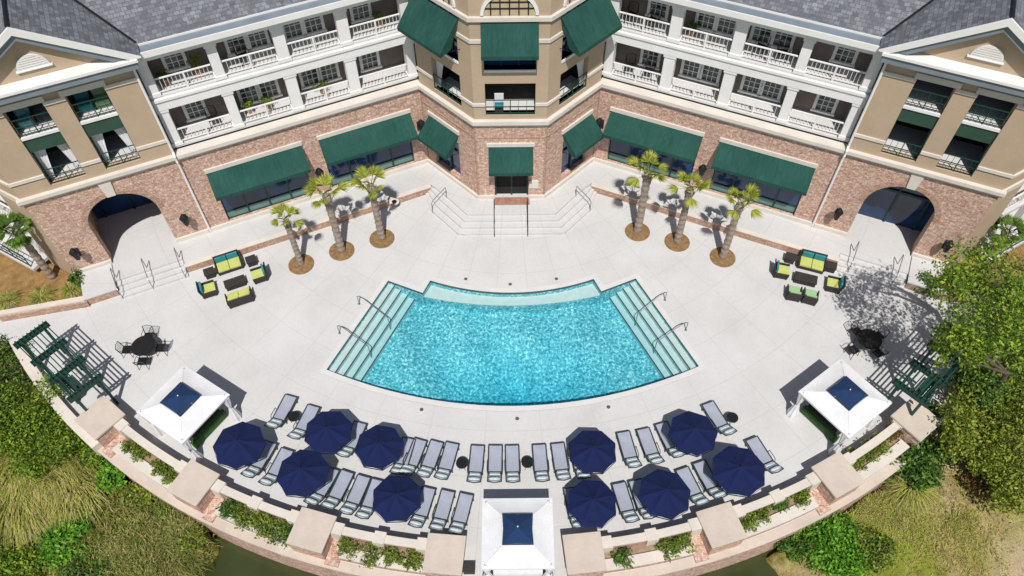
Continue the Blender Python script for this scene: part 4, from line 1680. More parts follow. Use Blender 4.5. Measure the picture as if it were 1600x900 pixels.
LOUNGE = [
    # the row next to the pool, left to right: x, y, yaw, what singles it out
    (-11.49, 18.69, -17, 'leftmost of the pool-side row, standing alone beside a small round table'),
    (-10.28, 18.11, -18, 'second from the left of the pool-side row, right of the small round table'),
    (-7.83, 17.16, -17, 'in the pool-side row, showing between two navy parasols on the left'),
    (-5.28, 16.27, -12, 'mostly hidden under the right edge of the third upper left parasol'),
    (-4.80, 16.22, -17, 'first uncovered one right of the left upper parasols, tight against its neighbour'),
    (-3.98, 16.11, -16, 'middle of the three uncovered ones left of the middle round table'),
    (-3.18, 16.00, -13, 'directly left of the round table left of the middle canopy'),
    (-1.79, 15.84, -4, 'directly right of the round table, left end of the trio above the middle canopy'),
    (-0.88, 15.84, -1, 'centre of the trio above the middle canopy'),
    (-0.05, 15.83, 1, 'right end of the trio above the middle canopy, left of the second round table'),
    (1.29, 15.86, 3, 'directly right of the second middle round table'),
    (2.24, 15.92, 6, 'left of the upper right-hand parasol, second right of the middle round table'),
    (3.16, 15.97, 8, 'hidden but for its headrest under the upper parasol right of the middle'),
    (5.54, 16.50, 10, 'first uncovered one right of the upper middle parasol'),
    (6.57, 16.67, 13, 'centre of the three between the two upper right parasols'),
    (7.57, 16.99, 17, 'half under the left edge of the upper right parasol'),
    (10.11, 18.10, 22, 'rightmost of the pool-side row, touching the last round table'),
    # the row along the garden wall
    (-12.12, 16.17, -20, 'leftmost of the wall-side row, right of the big left parasol'),
    (-11.24, 15.77, -19, 'second from the left of the wall-side row, tucked against the lower left parasol'),
    (-8.95, 14.79, -22, 'right of the lower left parasol, partly under its edge'),
    (-8.20, 14.61, -19, 'second uncovered one right of the lower left parasol'),
    (-7.36, 14.36, -17, 'third uncovered one right of the lower left parasol'),
    (-6.63, 14.16, -15, 'under the left edge of the lowest left parasol'),
    (-4.21, 13.74, -14, 'right of the lowest left parasol, under its edge'),
    (-3.29, 13.58, -13, 'second right of the lowest left parasol, above the left middle pier'),
    (-2.42, 13.42, -13, 'rightmost of the left wall-side row, close to the middle canopy'),
    (2.79, 13.66, 8, 'hidden under the lower parasol right of the middle canopy'),
    (5.13, 13.88, 12, 'right of the lower middle parasol in the wall-side row'),
    (5.93, 14.03, 13, 'under the left edge of the lower right parasol'),
    (8.31, 14.61, 19, 'left one of the pair between the two lower right parasols'),
    (9.17, 14.94, 19, 'right one of the pair between the two lower right parasols'),
    (11.94, 16.15, 22, 'last on the right of the wall-side row, beyond the last parasol'),
]
lp = lounger_proto()
index_kids(lp)
for k, (x, y, a, txt) in enumerate(LOUNGE):
    # measured centres lie between foot and headrest
    th = R_(a)
    o = place(lp, k == 0, (x - 0.05 * math.sin(th), y + 0.0 * math.cos(th), 0.005), th, 1.0, f'lounger {txt}')
    o['group'] = 'sun loungers around the pool'


# ------------------------------------------------------------------ parasols
def parasol_proto():
    r = thing('parasol', 'parasol', 'parasol')
    RR = 1.15
    m = MB()
    apex = (0, 0, 2.36)
    ring = [(RR * math.cos(2 * math.pi * k / 8), RR * math.sin(2 * math.pi * k / 8)) for k in range(8)]
    nseg = 5
    for k in range(8):
        a, b = Vector((*ring[k], 0)), Vector((*ring[(k + 1) % 8], 0))
        prev = None
        for j in range(nseg + 1):
            t = j / nseg
            z = 2.36 - 0.56 * t ** 0.95
            sag = 0.05 * math.sin(math.pi * t)
            mid = (a + b) * 0.5 * t
            row = [m.v((a.x * t, a.y * t, z)), m.v((mid.x * (1 - 0.03 * t), mid.y * (1 - 0.03 * t), z - sag)), m.v((b.x * t, b.y * t, z))]
            if prev:
                m.F.append([prev[0], prev[1], row[1], row[0]])
                m.F.append([prev[1], prev[2], row[2], row[1]])
            prev = row
        e0 = (a.x, a.y, 1.68)
        e1 = (b.x, b.y, 1.68)
        m.face((a.x, a.y, 1.80), (b.x, b.y, 1.80), e1, e0)
    m.build('canopy', M_NAVY, r)
    for k in range(8):
        m = MB()
        m.tube([(0.06 * math.cos(math.pi * k / 4), 0.06 * math.sin(math.pi * k / 4), 2.30), (ring[k][0] * 0.99, ring[k][1] * 0.99, 1.78)], 0.012, 4)
        m.build('rib', M_BLACKM, r)
    m = MB()
    m.tube([(0, 0, 0.1), (0, 0, 2.35)], 0.024, 8)
    m.build('pole', M_BLACKM, r)
    MB().lathe((0, 0), [(0.02, 2.35), (0.035, 2.38), (0.03, 2.44), (0.008, 2.47)], 8).build('finial', M_BLACKM, r)
    MB().lathe((0, 0), [(0.26, 0.0), (0.26, 0.05), (0.05, 0.10), (0.04, 0.3)], 16).build('base', M_BLACKM, r)
    return r


PARA = [(-12.71, 16.16, 4, 1.06, 'leftmost, right of the left canopy'), (-8.64, 16.83, 22, 1.0, 'left upper row, above the lower left parasol'),
        (-9.46, 14.72, 15, 1.06, 'touching the one above it, second of the left lower row'), (-6.21, 16.03, 12, 1.0, 'left upper row, nearest the middle'),
        (-5.22, 13.51, 25, 1.0, 'left lower row, nearest the middle canopy'), (3.67, 15.65, 20, 1.0, 'upper one right of the middle canopy'),
        (3.46, 13.26, 18, 1.0, 'lower one right of the middle canopy'), (6.64, 13.58, 8, 1.05, 'right lower row, above the right middle pier'),
        (8.33, 16.54, 2, 1.02, 'right upper row, beside the last pool-side lounger'), (10.18, 14.72, 12, 1.09, 'rightmost, close to the garden wall')]
pz = parasol_proto()
index_kids(pz)
for k, (x, y, a, s, txt) in enumerate(PARA):
    o = place(pz, k == 0, (x * 1.006, y + 0.09, 0.0), R_(a), (s, s, 1.0), f'navy parasol, {txt}')
    o['group'] = 'navy parasols over the loungers'
    o.rotation_euler = (R_(1.6 * math.sin(k * 2.3)), R_(1.6 * math.cos(k * 1.7)), R_(a))

# ------------------------------------------------------------------ square canopies
def cabana(name, label, c, yaw, kind):
    r = thing(name, label, 'canopy', (*c, 0), 'white canopies with navy vents')
    ca, sa = math.cos(yaw), math.sin(yaw)
    T = lambda p: (c[0] + p[0] * ca - p[1] * sa, c[1] + p[0] * sa + p[1] * ca, p[2])
    h, q = 1.53, 0.60
    ze, zq = 2.26, 2.54
    m = MB(T)
    n = 6
    for k in range(4):
        def R4(x, y, z, k=k):
            for _ in range(k):
                x, y = -y, x
            return (x, y, z)
        rows = []
        for j in range(n + 1):
            t = j / n
            w_ = h + (q - h) * t
            z = ze + (zq - ze) * (0.62 * t + 0.38 * t * t)
            rows.append([m.v(R4(-w_, -w_, z)), m.v(R4(-w_ / 3, -w_, z - 0.025 * math.sin(math.pi * t))), m.v(R4(w_ / 3, -w_, z - 0.025 * math.sin(math.pi * t))), m.v(R4(w_, -w_, z))])
        for j in range(n):
            for i in range(3):
                m.F.append([rows[j][i], rows[j][i + 1], rows[j + 1][i + 1], rows[j + 1][i]])
        m.face(R4(-h, -h, ze), R4(h, -h, ze), R4(h, -h, ze - 0.10), R4(-h, -h, ze - 0.10))
    rf = m.build('canopy_roof', M_CANVAS, r)
    for k in range(4):
        m = MB(T)
        x, y = ((-1, -1), (1, -1), (1, 1), (-1, 1))[k]
        m.tube([(x * h, y * h, ze + 0.004), (x * (h * 0.66 + q * 0.34), y * (h * 0.66 + q * 0.34), ze + (zq - ze) * 0.256 + 0.004), (x * q, y * q, zq + 0.004)], 0.012, 5)
        m.build('hip_seam', M_WHITE, rf)
    v = 0.66
    m = MB(T)
    tip = (0, 0, 3.0)
    for a, b in (((-v, -v), (v, -v)), ((v, -v), (v, v)), ((v, v), (-v, v)), ((-v, v), (-v, -v))):
        mid = ((a[0] + b[0]) / 2 * 0.94, (a[1] + b[1]) / 2 * 0.93, 2.72)
        m.face((*a, 2.70), mid, tip)
        m.face(mid, (*b, 2.70), tip)
        m.face((*a, 2.70), (*b, 2.70), (*b, 2.62), (*a, 2.62))
    m.build('vent_cap', M_NAVYV, r)
    MB(T).lathe((0, 0), [(0.03, 2.98), (0.035, 3.02), (0.01, 3.05)], 8).build('finial', M_CANVAS, r)
    p_ = 1.36
    for sx in (-1, 1):
        for sy in (-1, 1):
            m = MB(T)
            m.box(sx * p_ - 0.045, sx * p_ + 0.045, sy * p_ - 0.045, sy * p_ + 0.045, 0, ze + 0.03)
            m.build('post', M_BLACKM, r)
            m = MB(T)
            prof = [(0.24, 0.03), (0.22, 0.3), (0.11, 0.95), (0.075, 1.1), (0.13, 1.5), (0.20, 2.1)]
            n_ = 16
            rings = [[m.v((sx * (p_ - 0.04) + rr * (1 + 0.2 * (i % 2)) * math.cos(2 * math.pi * i / n_), sy * (p_ - 0.04) + rr * (1 + 0.2 * (i % 2)) * math.sin(2 * math.pi * i / n_), z)) for i in range(n_)] for rr, z in prof]
            for j in range(len(prof) - 1):
                for i in range(n_):
                    m.F.append([rings[j][i], rings[j][(i + 1) % n_], rings[j + 1][(i + 1) % n_], rings[j + 1][i]])
            m.F.append(rings[0][::-1])
            m.F.append(rings[-1])
            m.build('curtain', M_CURTAIN, r)
    m = MB(T)
    for s in (-1, 1):
        m.box(-h + 0.05, h - 0.05, s * p_ - 0.03, s * p_ + 0.03, ze - 0.10, ze - 0.03)
        m.box(s * p_ - 0.03, s * p_ + 0.03, -p_ + 0.04, p_ - 0.04, ze - 0.105, ze - 0.035)
    m.build('top_rail', M_BLACKM, r)
    return r, T


r, T = cabana('canopy', 'white square canopy with navy vent at the left end, turned to the garden wall', (-15.66, 18.22), R_(-33), 'bed')
r, T2 = cabana('canopy', 'white square canopy with navy vent at the right end, near the tree shade', (15.76, 18.22), R_(36), 'bed')
r, T3 = cabana('canopy', 'white square canopy with navy vent in the middle, facing straight to the pool', (0.15, 11.85), 0.0, 'sofa')
for TT, sg, txt in ((T, 1, 'left'), (T2, -1, 'right')):
    c = TT((0.0, 0, 0))
    t = thing('daybed', f'green cushioned daybed under the {txt} canopy', 'daybed', (c[0], c[1], 0))
    MB(TT).box(-0.70, 0.70, -0.85, 1.1, 0.06, 0.34).build('base', M_WICKER, t)
    MB(TT).box(-0.66, 0.66, -0.82, 1.06, 0.35, 0.50).build('mattress', M_WICKER, t)
    m = MB(TT)
    m.box(sg * 0.82 - 0.10, sg * 0.82 + 0.10, -1.0, 1.15, 0.06, 0.58)
    m.build('backrest', plain('green_bolster_' + ('a' if sg > 0 else 'b'), (0.035, 0.10, 0.022), 0.9, 0.2, 3.0), t)
t = thing('daybed', 'pale cushioned daybed under the middle canopy', 'daybed', (0.1, 11.2, 0))
MB(T3).box(-1.12, 1.12, -1.1, 0.5, 0.06, 0.32).build('base', M_WICKER, t)
MB(T3).box(-1.08, 1.08, -1.2, 0.46, 0.33, 0.50).build('mattress', M_CANVAS, t)
for sx in (-1, 1):
    c = T3((sx * 0.88, -1.02, 0.6))
    m = MB()
    m.obox((0, 0), (0.77, sx * 0.64), (-0.64 * sx, 0.77), 0.27, 0.25, -0.09, 0.12)
    o = m.build('throw_pillow', M_BLUEP, loc=c, bevel=0.07)
    tag(o, f'blue cushion at the {"left" if sx < 0 else "right"} front corner of the middle daybed', 'cushion', 'blue cushions on the middle daybed')
for x, y, txt in ((-2.0, 10.96, 'left'), (2.62, 10.94, 'right')):
    t = thing('side_table', f'brown wicker cube table just {txt} of the middle canopy', 'table', (x, y, 0), 'wicker cube tables by the canopy')
    MB().box(x - 0.25, x + 0.25, y - 0.18, y + 0.18, 0.03, 0.40).build('wicker_body', M_WICKER, t)
    MB().box(x - 0.27, x + 0.27, y - 0.20, y + 0.20, 0.40, 0.43).build('table_top', M_WICKER, t)

# ------------------------------------------------------------------ little round tables
def round_table_proto():
    r = thing('round_side_table', 'table', 'table')
    MB().lathe((0, 0), [(0.27, 0.47), (0.29, 0.48), (0.29, 0.50), (0.27, 0.505)], 24).build('table_top', M_BLACKM, r)
    m = MB()
    for k in range(4):
        a = k * math.pi / 2 + 0.4
        m.tube([(0.22 * math.cos(a), 0.22 * math.sin(a), 0.0), (0.12 * math.cos(a), 0.12 * math.sin(a), 0.25), (0.22 * math.cos(a), 0.22 * math.sin(a), 0.47)], 0.014, 5)
    m.build('leg_frame', M_BLACKM, r)
    return r


rt = round_table_proto()
index_kids(rt)
for k, (x, y, txt) in enumerate([(-10.84, 18.39, 'between the two leftmost pool-side loungers'), (-2.45, 15.84, 'left of the lounger trio above the middle canopy'),
                                 (0.66, 15.85, 'right of the lounger trio above the middle canopy'), (10.78, 18.11, 'at the right end of the pool-side row')]):
    o = place(rt, k == 0, (x, y, 0), 0.3 * k, 1, f'small black round table {txt}')
    o['group'] = 'small round tables among the loungers'


# ------------------------------------------------------------------ cafe sets
def cafe_table(c, txt):
    r = thing('cafe_table', f'patio table {txt}', 'table', (*c, 0))
    m = MB()
    MB().lathe(c, [(0.60, 0.70), (0.63, 0.71), (0.63, 0.735), (0.58, 0.742), (0.1, 0.745)], 28).build('table_top', M_BLACKM, r)
    for k in range(4):
        a = k * math.pi / 2 + 0.6
        m = MB()
        m.tube([(c[0] + 0.5 * math.cos(a), c[1] + 0.5 * math.sin(a), 0), (c[0] + 0.3 * math.cos(a), c[1] + 0.3 * math.sin(a), 0.4), (c[0] + 0.42 * math.cos(a), c[1] + 0.42 * math.sin(a), 0.7)], 0.02, 6)
        m.build('leg', M_BLACKM, r)


def cafe_chair_proto():
    """front faces +y"""
    r = thing('patio_chair', 'chair', 'chair')
    m = MB()
    m.box(-0.24, 0.24, -0.22, 0.24, 0.42, 0.45)
    m.build('seat', M_BLACKM, r, bevel=0.012)
    m = MB()
    for k in range(7):
        x = -0.21 + 0.07 * k
        m.tube([(x, -0.23, 0.45), (x * 1.05, -0.33, 0.86)], 0.010, 4)
    m.tube([(-0.25, -0.22, 0.42), (-0.25, -0.34, 0.88), (0, -0.37, 0.93), (0.25, -0.34, 0.88), (0.25, -0.22, 0.42)], 0.018, 6)
    m.build('backrest', M_BLACKM, r)
    for sx in (-1, 1):
        m = MB()
        m.tube([(sx * 0.26, -0.30, 0.66), (sx * 0.29, 0.05, 0.66), (sx * 0.28, 0.20, 0.60), (sx * 0.25, 0.22, 0.44)], 0.016, 5)
        m.build('armrest', M_BLACKM, r)
        for y in (-0.22, 0.21):
            m = MB()
            m.tube([(sx * 0.22, y, 0.43), (sx * 0.25, y * 1.15, 0.0)], 0.016, 5)
            m.build('leg', M_BLACKM, r)
    return r


cafe_table((-19.25, 22.45), 'on the left side of the deck, near the green pergola')
cafe_table((18.62, 22.45), 'on the right side of the deck, at the edge of the tree shade')
cp = cafe_chair_proto()
index_kids(cp)
kk = 0
for c, side, offs in (((-19.25, 22.45), 'left', 0.05), ((18.62, 22.45), 'right', 0.5)):
    for q, nm in enumerate(('on its right', 'on the hotel side', 'on its left', 'on the lagoon side')):
        a = offs + q * math.pi / 2
        rr = 0.78 if q != 2 else 0.98
        o = place(cp, kk == 0, (c[0] + rr * math.cos(a), c[1] + rr * math.sin(a), 0), a + math.pi / 2, 1, f'black wire patio chair at the {side} round patio table, {nm}')
        o['group'] = 'patio chairs at the round tables'
        kk += 1

# ------------------------------------------------------------------ lounge seating groups
def seat(kind, label, c, yaw, width, cmat, bmat, group):
    """wicker sofa or armchair, front along +y of its own axes"""
    r = thing(kind, label, 'sofa' if width > 1 else 'armchair', (*c, 0), group)
    ca, sa = math.cos(yaw), math.sin(yaw)
    T = lambda p: (c[0] + p[0] * ca - p[1] * sa, c[1] + p[0] * sa + p[1] * ca, p[2])
    w = width / 2
    m = MB(T)
    m.box(-w, w, -0.38, 0.38, 0.10, 0.30)
    m.build('base', M_WICKER, r)
    m = MB(T)
    m.face((-w, -0.30, 0.30), (w, -0.30, 0.30), (w, -0.42, 0.80), (-w, -0.42, 0.80))
    m.face((-w, -0.38, 0.30), (w, -0.38, 0.30), (w, -0.49, 0.80), (-w, -0.49, 0.80))
    m.face((-w, -0.42, 0.80), (w, -0.42, 0.80), (w, -0.49, 0.80), (-w, -0.49, 0.80))
    for s in (-w, w):
        m.face((s, -0.30, 0.30), (s, -0.38, 0.30), (s, -0.49, 0.80), (s, -0.42, 0.80))
    m.build('backrest', M_WICKER, r)
    for s in (-1, 1):
        MB(T).box(s * w - 0.035, s * w + 0.035, -0.36, 0.40, 0.305, 0.52).build('armrest', M_WICKER, r, bevel=0.02)
    n = 2 if width > 1 else 1
    for k in range(n):
        a, b = -w + 0.06 + (2 * w - 0.12) * k / n, -w + 0.06 + (2 * w - 0.12) * (k + 1) / n
        MB(T).box(a + 0.01, b - 0.01, -0.28, 0.40, 0.305, 0.44).build('seat_cushion', cmat, r, bevel=0.03)
        m = MB(T)
        m.box(a + 0.02, b - 0.02, -0.36, -0.24, 0.45, 0.82)
        m.build('back_cushion', bmat, r, bevel=0.035)
    for sx in (-1, 1):
        for sy in (-0.32, 0.32):
            MB(T).box(sx * (w - 0.06) - 0.03, sx * (w - 0.06) + 0.03, sy - 0.03, sy + 0.03, 0, 0.10).build('foot', M_BLACKM, r)
    return T


def low_table(label, c, yaw, hx, hy, z, group, split=False):
    r = thing('wicker_table', label, 'table', (*c, 0), group)
    ca, sa = math.cos(yaw), math.sin(yaw)
    T = lambda p: (c[0] + p[0] * ca - p[1] * sa, c[1] + p[0] * sa + p[1] * ca, p[2])
    MB(T).box(-hx + 0.04, hx - 0.04, -hy + 0.04, hy - 0.04, 0.04, z - 0.04).build('wicker_body', M_WICKER, r)
    if split:
        MB(T).box(-hx, -0.01, -hy, hy, z - 0.04, z).build('table_top', M_WICKER, r)
        MB(T).box(0.01, hx, -hy, hy, z - 0.04, z).build('table_top', M_WICKER, r)
    else:
        MB(T).box(-hx, hx, -hy, hy, z - 0.04, z).build('table_top', M_WICKER, r)


def pillows(T, label, xs_):
    for k, x in enumerate(xs_):
        m = MB()
        ang = R_(-28)
        m.box(-0.20, 0.20, -0.07, 0.07, -0.19, 0.19)
        m.V = [(p[0], p[1] * math.cos(ang) - p[2] * math.sin(ang), p[1] * math.sin(ang) + p[2] * math.cos(ang)) for p in m.V]
        p0, p1 = T((x, -0.10, 0.64)), T((x + 1, -0.10, 0.64))
        o = m.build('throw_pillow', M_AQUA, loc=p0, bevel=0.055)
        o.rotation_euler = (0, 0, math.atan2(p1[1] - p0[1], p1[0] - p0[0]))
        tag(o, label[k], 'pillow', 'aqua pillows on the lime sofas')


GL, GR = 'lime lounge seating at the left', 'lime lounge seating at the right'
T = seat('wicker_sofa', 'lime cushioned wicker sofa with teal back, left group, backing the terrace wall', (-16.05, 28.10), R_(180 + 24), 1.42, M_LIME, M_TEAL, GL)
pillows(T, ['aqua patterned pillow at the right of the left teal backed sofa', 'aqua patterned pillow at the left of the left teal backed sofa'], (-0.34, 0.34))
seat('wicker_armchair', 'lime armchair with teal back at the far left of the left seating group', (-16.85, 26.36), R_(-68), 0.78, M_LIME, M_TEAL, GL)
seat('wicker_armchair', 'lime armchair with teal back at the right end of the left seating group', (-14.2, 27.35), R_(113), 0.78, M_LIME, M_TEAL, GL)
seat('wicker_sofa', 'lime cushioned sofa with its dark wicker back turned to the pool, left group', (-15.0, 25.80), R_(23), 1.35, M_LIME, M_LIME, GL)
low_table('dark wicker coffee table in the middle of the left seating group', (-15.47, 26.85), R_(24), 0.58, 0.29, 0.38, GL, True)
low_table('dark square wicker side table left of the left teal sofa', (-17.05, 27.55), R_(24), 0.29, 0.27, 0.42, GL)
low_table('dark square wicker side table right of the left teal sofa', (-14.85, 28.40), R_(24), 0.29, 0.27, 0.42, GL)
T = seat('wicker_sofa', 'lime cushioned wicker sofa with teal back, right group, backing the terrace wall', (16.95, 27.80), R_(180 - 20), 1.42, M_LIME, M_TEAL, GR)
pillows(T, ['aqua patterned pillow at the right of the right teal backed sofa', 'aqua patterned pillow at the left of the right teal backed sofa'], (-0.30, 0.36))
seat('wicker_armchair', 'lime armchair with teal back at the left end of the right seating group', (15.15, 27.30), R_(-105), 0.78, M_LIME, M_TEAL, GR)
seat('wicker_armchair', 'lime armchair with teal back at the far right of the right seating group', (17.85, 26.30), R_(72), 0.78, M_LIME, M_TEAL, GR)
seat('wicker_armchair', 'left one of the two mint armchairs backing the pool, right group', (15.50, 25.75), R_(-15), 0.74, M_MINT, M_MINT, GR)
seat('wicker_armchair', 'right one of the two mint armchairs backing the pool, right group', (16.34, 25.50), R_(-20), 0.74, M_MINT, M_MINT, GR)
low_table('dark wicker coffee table in the middle of the right seating group', (16.38, 26.75), R_(-19), 0.62, 0.31, 0.38, GR)
low_table('dark square wicker side table left of the right teal sofa', (15.85, 28.25), R_(-20), 0.29, 0.27, 0.42, GR)
low_table('dark square wicker side table right of the right teal sofa', (18.0, 27.58), R_(-20), 0.29, 0.27, 0.42, GR)

# ------------------------------------------------------------------ handrails
def rail(label, pts, group, posts=(), r=0.026, name='handrail', mat=None):
    t = thing(name, label, 'handrail', pts[0], group)
    MB().tube(pts, r, 8).build('rail_tube', mat or M_STEEL, t)
    for p, z0 in posts:
        MB().tube([(p[0], p[1], z0), p], r, 8).build('post', mat or M_STEEL, t)


for (a, b, txt) in (((-8.43, 25.5), (-6.73, 24.4), 'left pool steps, nearer the hotel'), ((-9.28, 23.58), (-7.62, 22.6), 'left pool steps, nearer the loungers'),
                    ((8.43, 25.57), (6.79, 24.5), 'right pool steps, nearer the hotel'), ((9.31, 23.58), (7.62, 22.7), 'right pool steps, nearer the loungers')):
    A, B = Vector((*a, 0)), Vector((*b, 0))
    pts = [A + Vector((0, 0, 0.0)), A + Vector((0, 0, 0.72)), A + (B - A) * 0.08 + Vector((0, 0, 0.86)), A + (B - A) * 0.25 + Vector((0, 0, 0.86)),
           A + (B - A) * 0.95 + Vector((0, 0, 0.30)), B + Vector((0, 0, 0.22)), B + Vector((0, 0, -0.9))]
    t = thing('pool_handrail', f'bent steel grab rail on the {txt}', 'handrail', tuple(A), 'grab rails on the pool steps')
    MB().tube(pts, 0.026, 8).build('rail_tube', M_STEEL, t)
    MB().lathe((A.x, A.y), [(0.07, 0.0), (0.07, 0.015), (0.03, 0.03)], 12).build('flange', M_STEEL, t)
for x, txt in ((-1.0, 'left'), (0.95, 'right')):
    t = thing('handrail', f'straight black handrail down the middle of the broad steps, {txt} one', 'handrail', (x, 31, 0), 'handrails on the broad terrace steps')
    MB().tube([(x, 32.0, 0.45), (x, 32.0, 1.32), (x, 31.7, 1.38), (x, 30.45, 0.92), (x, 30.25, 0.86), (x, 30.25, 0.0)], 0.026, 8).build('rail_tube', M_BLACKM, t)
    MB().tube([(x, 31.1, 0.2), (x, 31.1, 1.15)], 0.022, 8).build('post', M_BLACKM, t)
for sx, txt in ((-1, 'left'), (1, 'right')):
    t = thing('handrail', f'bent steel handrail at the slanting {txt} end of the broad steps', 'handrail', (sx * 4.2, 32.6, 0), 'handrails on the broad terrace steps')
    a, b = Vector((sx * 3.9, 33.0, 0.45)), Vector((sx * 4.72, 32.15, 0.0))
    for o in (0.0,):
        q = Vector((sx * o * 0.7, o * 0.75, 0))
        MB().tube([a + q, a + q + Vector((0, 0, 0.85)), b + q + (a - b) * 0.1 + Vector((0, 0, 0.95)), b + q + Vector((0, 0, 0.85)), b + q], 0.024, 8).build('rail_tube', M_STEEL, t)
for side, ss in ((-1, (-5.55, -3.9, -2.1)), (1, (-5.0, -2.6))):
    for k, s in enumerate(ss):
        T = wing(side)
        d0, d1 = (1.25, 2.45) if side < 0 else (1.0, 2.2)
        nm = (('left edge', 'middle', 'right edge') if side < 0 else ('right', 'left'))[k]
        t = thing('handrail', f'bent steel handrail on the {nm} of the {"left" if side < 0 else "right"} arch steps', 'handrail', T((s, d1, 0)), 'handrails on the arch steps')
        for o in (0.0,):
            MB(T).tube([(s + o, d0, TZ - 0.15), (s + o, d0, TZ + 0.85), (s + o, d0 + 0.15, TZ + 0.92), (s + o, d1 - 0.1, 0.92), (s + o, d1, 0.84), (s + o * 0.5, d1, 0.0)], 0.024, 8).build('rail_tube', M_STEEL, t)

# ------------------------------------------------------------------ small fittings in the deck
for x, y, txt in ((-2.6, 27.15, 'left of the pool bench'), (-0.1, 26.75, 'behind the middle of the pool bench'), (2.5, 27.1, 'right of the pool bench'),
                  (-4.6, 18.95, 'left along the curved pool rim'), (0.2, 18.4, 'middle of the curved pool rim'), (4.8, 19.0, 'right along the curved pool rim')):
    t = thing('skimmer_lid', f'small round grey lid set in the deck, {txt}', 'lid', (x, y, 0.0), 'skimmer lids round the pool')
    MB().lathe((x, y), [(0.13, 0.0), (0.13, 0.010), (0.12, 0.012)], 18).build('ring', M_CREAM, t)
    MB().lathe((x, y), [(0.10, 0.012), (0.10, 0.017), (0.015, 0.018)], 18).build('cover', M_STEEL, t)
t = thing('access_cover', 'white ringed round access cover in the terrace edge beside the left palms', 'cover', (-7.0, 32.6, 0.0))
MB().lathe((-7.0, 32.6), [(0.30, TZ + 0.02), (0.30, TZ + 0.03), (0.16, TZ + 0.032)], 24).build('ring', M_CREAM, t)
MB().lathe((-7.0, 32.6), [(0.15, TZ + 0.034), (0.15, TZ + 0.042), (0.02, TZ + 0.044)], 18).build('cover', M_BLACKM, t)

# ------------------------------------------------------------------ pergolas
def pergola(label, c, yaw, nbeam=4, L=4.75, W=1.85):
    """long axis along its own x; double cross beams, slats on top, square posts"""
    r = thing('pergola', label, 'pergola', (*c, 0))
    ca, sa = math.cos(yaw), math.sin(yaw)
    T = lambda p: (c[0] + p[0] * ca - p[1] * sa, c[1] + p[0] * sa + p[1] * ca, p[2])
    for k in range(nbeam):
        x = -L / 2 + L * k / (nbeam - 1)
        for o in (-0.10, 0.10):
            MB(T).box(x + o - 0.035, x + o + 0.035, -W / 2, W / 2, 2.36, 2.58).build('cross_beam', M_GREENM, r)
        for sy in (-0.62, 0.62):
            MB(T).box(x - 0.062, x + 0.062, sy - 0.07, sy + 0.07, 0, 2.5).build('post', M_GREENM, r)
    n = 8
    for k in range(n):
        y = -W / 2 + 0.16 + (W - 0.32) * k / (n - 1)
        MB(T).box(-L / 2 - 0.12, L / 2 + 0.12, y - 0.026, y + 0.026, 2.585, 2.68).build('slat', M_GREENM, r)
    return T


TP = pergola('dark green slatted pergola standing clear at the left end of the deck', (-22.25, 20.5), R_(-40))
TQ = pergola('dark green slatted pergola half hidden by the big tree at the right', (20.6, 19.9), R_(42))
for TT, txt in ((TP, 'left'), (TQ, 'right')):
    c = TT((0, -0.3, 0))
    t = thing('garden_bench', f'dark green slatted bench under the {txt} pergola', 'bench', (c[0], c[1], 0))
    m = MB(TT)
    for k in range(4):
        m.box(-0.75, 0.75, -0.52 + 0.115 * k, -0.43 + 0.115 * k, 0.41, 0.44)
    m.build('seat', M_GREENM, t)
    m = MB(TT)
    for k in range(4):
        m.box(-0.75, 0.75, -0.58, -0.55, 0.5 + 0.11 * k, 0.58 + 0.11 * k)
    m.build('backrest', M_GREENM, t)
    for s in (-0.68, 0.68):
        MB(TT).box(s - 0.03, s + 0.03, -0.55, -0.1, 0, 0.41).build('leg', M_GREENM, t)

# ------------------------------------------------------------------ things on the balconies
def pot_plant(label, p, mat, seed, r=0.34, h=0.6):
    t = thing('potted_plant', label, 'plant', p, 'plants on the balconies')
    MB().lathe(p[:2], [(0.13, p[2]), (0.19, p[2] + 0.30), (0.20, p[2] + 0.32)], 14).build('pot', M_TERRA, t)
    m = MB()
    leaf_cloud(m, lobed((p[0], p[1], p[2] + 0.32 + h * 0.5), r, h * 0.6, 4, np.random.default_rng(seed)), 260, 0.06, np.random.default_rng(seed))
    m.build('foliage', mat, t, raw=True)


TL, TR = wing(-1), wing(1)
pot_plant('leafy green plant on the top left balcony nearest the pavilion, beside the post', TL((2.6, -1.25, Z3)), F_SHRUB, 1, 0.42, 0.8)
pot_plant('low green plant at the other end of the top left balcony nearest the pavilion', TL((0.95, -1.2, Z3)), F_DARK, 2, 0.3, 0.5)
pot_plant('green plant at the left of the second balcony on the middle floor', TL((4.3, -1.25, Z2)), F_OAK, 3, 0.38, 0.6)
pot_plant('yellow green plant in the middle of the second balcony on the middle floor', TL((5.35, -1.15, Z2)), F_SHRUB, 4, 0.45, 0.55)
pot_plant('yellow green plant on the third balcony of the middle floor, left wing', TL((8.35, -1.15, Z2)), F_SHRUB, 5, 0.42, 0.5)
pot_plant('pale green plant along the top balcony beside the bay, left wing', TL((12.2, -1.3, Z3)), F_SHRUB, 6, 0.40, 0.4)
pot_plant('small green plant on the second top balcony of the right wing', TR((9.3, -1.3, Z3)), F_DARK, 7, 0.3, 0.4)
wc = cafe_chair_proto()
wc.name = 'balcony_chair'
index_kids(wc)
